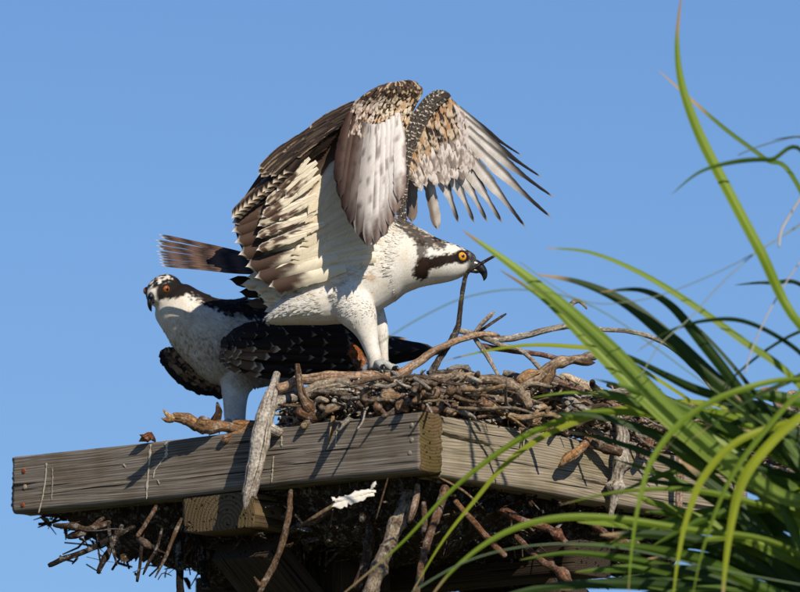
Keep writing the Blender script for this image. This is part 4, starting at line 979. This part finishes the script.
# ================================================================ REAR BIRD
RD = 0.50
b2 = thing('osprey', 'osprey crouching with folded dark wings and head turned over the pale breast', 'bird', None)
b2.location = P(236, 425, RD)
HC = P(162, 292, RD - .03)                        # head centre
LOOK = Vector((-.50, -.80, -.34)).normalized()     # where the bill points
def col2(p):
    x, y = Q(p); n1 = nz(p.x * 60, p.y * 60, p.z * 60); n2 = nz(p.x * 190, p.y * 190, p.z * 190 + 7)
    c = mixc(S(244, 240, 232), S(216, 198, 170), .25 + .45 * n1)
    c = mixc(c, S(150, 116, 84), .6 * sm(.15, .4, n2 + .3 * n1) * sm(30, 8, segdist(x, y, [(182, 350), (210, 352)])[0]))
    # dark back and nape
    edge = [(188, 286), (205, 296), (230, 304), (262, 310), (300, 318), (340, 326)]
    d, t = segdist(x, y, edge); w = 6 + 5 * sm(0, .35, t)
    c = mixc(c, DK, sm(w + 2, w - 3, d + 6 * n2 + 3 * n1))
    c = mixc(c, S(120, 96, 76), .5 * sm(.3, .5, n2) * sm(w, w - 4, d) * sm(200, 215, x))
    # head pattern in head space
    q = (p - HC) * PXM
    if q.length < 34:
        f = q.dot(LOOK); sd_ = LOOK.cross(Vector((0, 0, 1))).normalized(); up = sd_.cross(LOOK).normalized(); h = q.dot(up); s = q.dot(sd_)
        m = sm(8.6, 6.2, abs(h - 2.6 + .10 * (f - 8)) + 2.2 * n2) * sm(4, 7, abs(s) + (4 if f < 6 else 0))
        crown = sm(7, 10, h + 2 * n2)
        c = mixc(c, S(30, 24, 22), max(m, 0))
        c = mixc(c, S(34, 27, 24), crown * sm(-.12, .2, n2 + .1))
        c = mixc(c, S(22, 18, 18), sm(-6, -12, f) * sm(-8, -2, h))
    return c
hb = [st(330, 340, RD + .06, 22, 24), st(296, 338, RD + .03, 34, 36), st(258, 344, RD + .01, 44, 42), st(228, 341, RD - .005, 46, 43), st(203, 329, RD - .012, 37, 37), st(184, 313, RD - .02, 29, 29), st(172, 301, RD - .022, 24, 25), st(168, 297, RD - .022, 18, 18)]
head = loft([(HC - LOOK * 22 / PXM, 4 / PXM, 4 / PXM), (HC - LOOK * 19 / PXM, 11.5 / PXM, 13 / PXM), (HC - LOOK * 9 / PXM, 16.5 / PXM, 18.5 / PXM), (HC + LOOK * 2 / PXM, 16 / PXM, 18 / PXM), (HC + LOOK * 11 / PXM, 12.5 / PXM, 13.5 / PXM), (HC + LOOK * 18 / PXM, 8 / PXM, 8.5 / PXM), (HC + LOOK * 21 / PXM, 5 / PXM, 5 / PXM)], 30, 28)
lg = loft([st(240, 370, RD - .02, 26, 26), st(236, 388, RD - .025, 16, 16), st(235, 402, RD - .03, 12.5, 12), st(235, 420, RD - .03, 11, 11), st(236, 430, RD - .03, 10, 10)], 26, 20)
lg2 = loft([st(282, 365, RD + .06, 22, 22), st(288, 390, RD + .06, 13, 13), st(290, 412, RD + .06, 10, 10), st(290, 432, RD + .06, 9, 9)], 26, 20)
body2 = fuse([loft(hb, 56, 34), head, lg, lg2], .0028, 3, 'body', col2, M_DOWN, b2)
upv = LOOK.cross(Vector((0, 0, 1))).normalized().cross(LOOK).normalized(); sdv = LOOK.cross(Vector((0, 0, 1))).normalized()
eyes2 = [HC + (LOOK * 9.5 + upv * 4.2 + sdv * s * 11.4) / PXM for s in (-1, 1)]
def flow2(p):
    x, y = Q(p)
    if y > 380: return Vector((0, 0, -1))
    return Vector((.55, .12, -.75)) if y > 300 else Vector((.9, .3, -.3))
plumage(body2, col2, flow2, lambda p: .005 if (p - HC).length < .058 else (.010 if Q(p)[1] > 385 else .017), 15000, b2,
        lambda p: any((p - e).length < 6.0 / PXM for e in eyes2) or (p - HC - LOOK * 20 / PXM).length < 7 / PXM)
for s, e in zip((-1, 1), eyes2): eye(e, LOOK * .55 + sdv * s * .85, 4.3 / PXM, b2, S(150, 84, 22))  # iris darker than the front bird's, shade put into its colour
bf2 = (LOOK + Vector((0, 0, -.35))).normalized(); bu2 = (upv - bf2 * upv.dot(bf2)).normalized()
beak(b2, HC + (LOOK * 17 - upv * 1) / PXM, bf2, bu2, .68 / PXM)
foot(235, 428, RD - .03, -2.2, b2); foot(290, 430, RD + .06, -2.2, b2)
# folded near wing
WA = [(222, 350, .425), (232, 334, .41), (256, 323, .40), (300, 319, .40), (350, 325, .41), (400, 339, .42), (440, 351, .43)]
WB = [(222, 354, .425), (227, 367, .405), (252, 375, .395), (300, 378, .395), (350, 374, .405), (400, 363, .415), (440, 354, .43)]
w2, ev2 = patch_obj('wing', WA, WB, lambda s, t: S(26, 20, 19), b2, -.03, 60, 20, .012)
w2['label'] = 'folded dark wing with pale scalloped feather tips'
for k in range(8):       # long folded flight feathers
    t = k / 7; p0 = ev2(.42, .25 + .6 * t); p1 = ev2(.995 - .05 * t - .06 * (k % 3), .1 + .8 * t); p0.y -= .004; p1.y -= .004 + .001 * k
    fobj('primary_feather', w2, p0, p1, 11 / PXM, CAMN, f_dark(S(30, 22, 20), S(120, 100, 84), .95, .2), Vector((0, -.004, .003)), tipr=.15, nv=18)
for r_ in range(10, -1, -1):
    nn = 8
    for k in range(nn):
        s = max(.0, .02 + .066 * r_ + R.uniform(-.018, .018)); t = min(.97, max(.03, .05 + .9 * k / (nn - 1) + R.uniform(-.05, .05)))
        p0 = ev2(max(s - .03, 0), t); p1 = ev2(min(s + R.uniform(.11, .15), 1), min(1, t + .04)); ly = .005 + .0014 * (10 - r_) - .0012 * abs(k - 3)
        p0.y -= ly; p1.y -= ly + R.uniform(.0005, .002)
        pale = r_ < 5 and k > 3 and r_ + (k - 4) < 7; kd = R.uniform(.7, 1.2)
        bc, tc_ = (S(124, 98, 78), S(240, 226, 204)) if pale else (S(42, 32, 29), S(180, 166, 150)); lo = R.uniform(-.5, .5)
        def cf(u, v, bc=bc, tc_=tc_, kd=kd, lo=lo, pale=pale):
            return mixc(mulc(bc, kd), tc_, sm(.91 - .1 * pale, .95, v) * (1 if pale else .35 + .65 * sm(.9, .3, abs(u - lo))))
        fobj('covert_feather', w2, p0, p1, R.uniform(7.5, 10) / PXM, CAMN, cf, Vector((0, -.002, .002)), tipr=.16, nv=18, camber=.16)
# far wing hanging below the breast
VA = [(220, 396, .52), (200, 394, .51), (180, 384, .50), (166, 370, .495), (161, 356, .495), (166, 348, .50)]
VB = [(222, 388, .52), (208, 378, .51), (198, 370, .50), (188, 362, .495), (178, 352, .495), (170, 348, .50)]
w3, ev3 = patch_obj('wing', VA, VB, lambda s, t: mixc(S(30, 24, 22), S(150, 118, 84), sm(.15, .45, nz(s * 14, t * 8, 2)) * sm(.15, .4, t)), b2, -.01, 40, 14, .02)
w3['label'] = 'drooping far wing edge mottled dark and buff'
cv = Acc()
for i in range(190):
    s, t = R.random(), R.random(); p = ev3(s, t); d = (ev3(max(s - .08, 0), t) - p).normalized() if s > .1 else Vector((1, 0, -.4)).normalized(); p.y -= .004; L = R.uniform(.010, .018)
    f = f_mottle(S(30, 23, 21), S(120, 92, 66), S(170, 140, 104)) if t > .3 else f_mottle(S(26, 20, 19), S(34, 26, 24), S(26, 20, 19))
    feather(cv, p, p + d * L, L * .6, CAMN, f, None, 3, 5, .15, .35)
o = attach(cv.build('wing_coverts', M_FEA), w3); o['kind'] = 'stuff'
# tail of the rear bird, behind the other bird
for k in range(9):
    t = k / 8
    fobj('tail_feather', b2, P(318, 330 + 10 * t, RD + .05), P(408, 338 + 12 * t, RD + .02 + .16 * t), 13 / PXM, Vector((0, -.5, .85)), f_dark(S(40, 30, 26), S(170, 150, 130), .95, .2), None, tipr=.08, nv=12)

# ================================================================ SMALL THINGS
ac = Acc()
for (x0, y0, x1, y1, wd, dz) in ((374, 493, 331, 507, .015, .006), (376, 491, 345, 499, .010, .010), (372, 494, 334, 500, .009, .004), (370, 490, 376, 481, .006, 0), (340, 503, 331, 497, .007, .002)):
    feather(ac, P(x0, y0, .02), P(x1, y1, .015), wd, Vector((.1, -1, .6)), lambda u, v: S(240, 234, 222), Vector((0, -.005, dz)), 7, 18, .3, .25, jag=.35)
tag(ac.build('fallen_feather', M_DOWN), 'small fluffy white feather caught below the front beam near the corner', 'feather')

# ================================================================ PALM
HUB = [(868, 505, -.62), (880, 400, -.75), (870, 610, -.5)]
palm = thing('palm_tree', 'palm with long narrow green drooping blades beside the nesting platform', 'palm')
hb0 = P(905, 620, -.65); palm.location = (hb0.x + .05, hb0.y, 0)
fronds = []
for k, h in enumerate(HUB):
    a = Acc(); tp = hb0 + Vector((.05, 0, -.12))
    tube(a, [tp, (tp + P(*h)) * .5 + Vector((.03, 0, .03)), P(*h)], [.014, .011, .009], S(120, 130, 60), S(90, 100, 44), seg=10, n=20, wob=0, knob=.05); fronds.append(attach(a.build('palm_frond', M_LEAF), palm))
a = Acc(); tube(a, [Vector((hb0.x + .05, hb0.y, -.1)), Vector((hb0.x + .08, hb0.y, 1.5)), hb0 + Vector((.05, 0, -.1))], [.12, .10, .09], S(120, 100, 80), S(84, 68, 54), seg=16, n=50, knob=.3); attach(a.build('trunk', M_BARK), palm)
G1 = S(120, 144, 42); G2 = S(82, 110, 34); G3 = S(48, 72, 28); G4 = S(142, 166, 78); G5 = S(142, 154, 34); DEAD = S(176, 150, 116)  # palest green has the glossy leaf sheen mixed into its colour
def blade(pts, W, c, hub=0, roll=0.0, deadtip=0.0, fold=.35, dy=-.4, tohub=True):
    L3 = [P(p[0], p[1], p[2] if len(p) > 2 else dy) for p in pts]
    if tohub: L3.append(P(*HUB[hub]) + Vector((R.uniform(-.02, .02), R.uniform(-.03, .03), R.uniform(-.02, .02))))
    n = 44; cc = catmull(L3, n); a = Acc(); V = []; F = []; Cc = []; B = []; sd_ = R.uniform(0, 90); nu = 7
    for i in range(n):
        v = i / (n - 1); t = (cc[min(i + 1, n - 1)] - cc[max(i - 1, 0)]).normalized()
        s = t.cross(CAMN).normalized(); nn = s.cross(t).normalized(); an = roll + .25 * math.sin(v * 4 + sd_)
        s, nn = s * math.cos(an) + nn * math.sin(an), nn * math.cos(an) - s * math.sin(an)
        wv = .86 * W / PXM * min(1, (v / .45)) ** .75 * (1 - .35 * sm(.7, 1, v)); wv = max(wv, .0008)
        for j in range(nu):
            u = j / (nu - 1) * 2 - 1
            V.append(cc[i] + s * u * wv * .5 - nn * (abs(u) * fold * wv * .5) + nn * (.03 * wv * math.cos(u * 12)))
            k = mulc(c, 1 + .12 * nz(v * 6, sd_)); k = mixc(k, mulc(c, 1.35), .5 * (abs(u) < .1)); k = mixc(k, DEAD, sm(deadtip, deadtip * .6, v) if deadtip else 0)
            if not deadtip: k = mixc(k, S(150, 130, 70), .5 * sm(.06, 0, v))
            Cc.append(k); B.append((u * 9 + sd_, v * 4, sd_))
    for i in range(n - 1):
        for j in range(nu - 1): F.append((i * nu + j, i * nu + j + 1, (i + 1) * nu + j + 1, (i + 1) * nu + j))
    a.add(V, F, Cc, B); return attach(a.build('leaflet', M_LEAF), fronds[hub])
BL = [
    ([(462, 230), (510, 264), (560, 304), (610, 350), (660, 402), (720, 455), (790, 500)], 21, G4, 0, .3, 0, -.42),
    ([(500, 270), (545, 300), (590, 345), (640, 395), (690, 440), (760, 490)], 13, G4, 0, .2, 0, -.38),
    ([(682, -10), (677, 40), (682, 85), (700, 135), (728, 190), (760, 250), (800, 325)], 12, G1, 1, .2, .16, -.55),
    ([(658, 70), (690, 98), (725, 128), (765, 158), (800, 188)], 8, G2, 1, .5, .35, -.5),
    ([(672, 194), (700, 172), (735, 162), (770, 160), (810, 165)], 6, G2, 1, .6, 0, -.6),
    ([(772, 140), (800, 137), (830, 145)], 3, G3, 1, .4, 0, -.5),
    ([(545, 248), (590, 252), (640, 272), (690, 302), (740, 338), (800, 385)], 10, G1, 0, .4, 0, -.5),
    ([(535, 274), (580, 282), (625, 302), (670, 338), (710, 375), (760, 420), (820, 470)], 17, G3, 0, .2, 0, -.45),
    ([(600, 292), (640, 290), (670, 305), (700, 340), (735, 385), (770, 435), (820, 490)], 13, G3, 0, .5, 0, -.5),
    ([(636, 352), (668, 332), (705, 321), (745, 322), (790, 345), (830, 380)], 6, G3, 1, .5, 0, -.55),
    ([(735, 285), (770, 283), (810, 292)], 5, G3, 1, .3, 0, -.5),
    ([(585, 344), (625, 356), (665, 376), (700, 392), (760, 408), (820, 430)], 12, G3, 0, .5, 0, -.42),
    ([(440, 362), (480, 352), (525, 345), (570, 346), (610, 352), (660, 380), (720, 420)], 6, G5, 0, .5, 0, -.3),
    ([(330, 605), (400, 545), (450, 492), (500, 452), (545, 427), (600, 412), (680, 420), (760, 450)], 8, G1, 0, .3, 0, -.34),
    ([(405, 605), (440, 545), (475, 500), (510, 460), (560, 428), (640, 405), (720, 405), (800, 440)], 7, G5, 0, .4, 0, -.3),
    ([(425, 605), (455, 568), (500, 535), (550, 519), (610, 518), (690, 530), (780, 545)], 8, G1, 2, .3, 0, -.45),
    ([(520, 560), (570, 553), (630, 560), (700, 575), (780, 590)], 10, G2, 2, .2, 0, -.36),
    ([(722, 615), (725, 570), (732, 520), (742, 482), (762, 452), (795, 420), (840, 395)], 12, G5, 1, .2, 0, -.62),
    ([(690, 610), (700, 560), (716, 510), (735, 470), (765, 430), (800, 392), (840, 370)], 7, G1, 1, .3, 0, -.6),
    ([(672, 610), (678, 560), (688, 515), (705, 475), (740, 440), (800, 420)], 8, G5, 1, .3, 0, -.6),
    ([(628, 600), (632, 550), (640, 500), (655, 455), (690, 415), (740, 390), (800, 380)], 7, G1, 1, .4, 0, -.58),
    ([(530, 398), (575, 392), (620, 400), (670, 422), (730, 455), (800, 490)], 9, G1, 0, .5, 0, -.4),
    ([(545, 415), (590, 414), (640, 428), (700, 455), (770, 495)], 13, G3, 0, .3, 0, -.35),
    ([(560, 430), (610, 440), (670, 462), (740, 500), (800, 530)], 12, G3, 0, .2, 0, -.35),
    ([(590, 388), (640, 402), (700, 432), (760, 470), (820, 505)], 19, G2, 0, .2, 0, -.38),
    ([(640, 398), (690, 425), (745, 468), (800, 520)], 24, G4, 0, .15, 0, -.4),
    ([(650, 430), (700, 470), (750, 520), (800, 575)], 22, G2, 0, .15, 0, -.36),
    ([(680, 460), (730, 500), (770, 550), (810, 590)], 22, G3, 2, .15, 0, -.36),
    ([(640, 500), (690, 515), (750, 545), (810, 580)], 20, G3, 2, .2, 0, -.36),
    ([(600, 535), (660, 535), (720, 550), (790, 585)], 17, G3, 2, .2, 0, -.34),
    ([(570, 545), (640, 548), (710, 565), (790, 600)], 15, G2, 2, .2, 0, -.38),
    ([(650, 565), (700, 572), (760, 590), (820, 615)], 22, G3, 2, .2, 0, -.34),
    ([(640, 585), (700, 590), (780, 605)], 20, G2, 2, .2, 0, -.36),
    ([(560, 505), (620, 492), (690, 490), (760, 505), (820, 530)], 7, G1, 2, .5, 0, -.45),
    ([(660, 300), (700, 330), (745, 380), (790, 440), (830, 500)], 7, G3, 0, .4, 0, -.45),
    ([(690, 440), (740, 405), (780, 385), (830, 370)], 6, G3, 1, .4, 0, -.5),
    ([(660, 455), (710, 400), (760, 355), (805, 330), (840, 330)], 4, G3, 1, .5, 0, -.45),
    ([(700, 405), (745, 395), (790, 400), (830, 420)], 14, G2, 0, .2, 0, -.4),
    ([(470, 606), (540, 588), (620, 584), (700, 590), (790, 604)], 14, G3, 2, .2, 0, -.32),
    ([(560, 590), (630, 580), (700, 582), (790, 596)], 20, G3, 2, .15, 0, -.28),
    ([(575, 572), (640, 568), (710, 574), (790, 592)], 18, G2, 2, .15, 0, -.3),
    ([(590, 612), (650, 596), (720, 596), (800, 606)], 22, G3, 2, .15, 0, -.26),
    ([(640, 560), (700, 556), (760, 570), (820, 590)], 16, G3, 2, .2, 0, -.28),
    ([(745, 430), (790, 445), (830, 470)], 22, G3, 0, .2, 0, -.37),
    ([(735, 395), (775, 425), (810, 470), (840, 500)], 18, G2, 0, .2, 0, -.5),
    ([(760, 470), (785, 510), (810, 560), (830, 600)], 18, G2, 2, .2, 0, -.42),
]
for p, wd, c, h, rl, dt, dy in BL: blade(p, wd, mulc(c, R.uniform(.88, 1.08)), h, rl * R.choice((-1, 1)), dt or R.choice((0, 0, .07, .12)), R.uniform(.25, .5), dy + R.uniform(-.04, .04))
for i in range(38):      # more straps low on the right, fanning from the frond hubs
    h = R.choice((0, 0, 2, 2, 2)); hx, hy, _ = HUB[h]; th = math.radians(R.uniform(-12, 40) if h == 0 else R.uniform(-8, 42)); reach = R.uniform(150, 310)
    tx, ty = hx - math.cos(th) * reach, hy - math.sin(th) * reach
    if ty < 370 or ty > 610: continue
    sag = R.uniform(4, 26); pts = []
    for k, f in enumerate((0, .25, .5, .75)):
        pts.append((tx + (hx - tx) * f, ty + (hy - ty) * f - sag * math.sin(f * 3.1) + (sag * .8 if k == 0 else 0)))
    blade(pts, R.uniform(7, 20), R.choice((G2, G2, G3, G3, G1)), h, R.uniform(-.5, .5), 0, .4, R.uniform(-.42, -.22))
# dry threads split from the blades
def thread(pts, r, c, hub, dy=-.55):
    a = Acc(); tube(a, [P(x, y, dy) for x, y in pts], [r / PXM] * len(pts), c, c, seg=5, n=36, wob=0, knob=0); attach(a.build('leaf_thread', M_LEAF), fronds[hub])
for pts, r, c, h in (([(779, 247), (781, 232), (790, 215), (806, 190)], 1.3, S(214, 206, 210), 1), ([(745, 374), (752, 350), (770, 310), (800, 262), (830, 230)], .8, S(206, 200, 206), 1),
                     ([(640, 378), (660, 345), (690, 318), (720, 285), (760, 250), (820, 215)], .6, S(170, 180, 160), 1), ([(520, 262), (580, 300), (640, 300), (700, 280), (760, 250), (820, 210)], .5, S(150, 160, 130), 1),
                     ([(738, 155), (760, 146), (790, 138), (820, 135)], .6, S(120, 130, 120), 1), ([(412, 592), (470, 560), (540, 545), (620, 548), (720, 570), (830, 590)], .8, S(120, 140, 110), 2),
                     ([(378, 344), (420, 318), (470, 296), (530, 290), (600, 310), (700, 380), (800, 450)], .6, S(130, 150, 90), 0)):
    thread(pts, r, c, h)

for o in (b1, b2):
    pass
scene.render.film_transparent = False
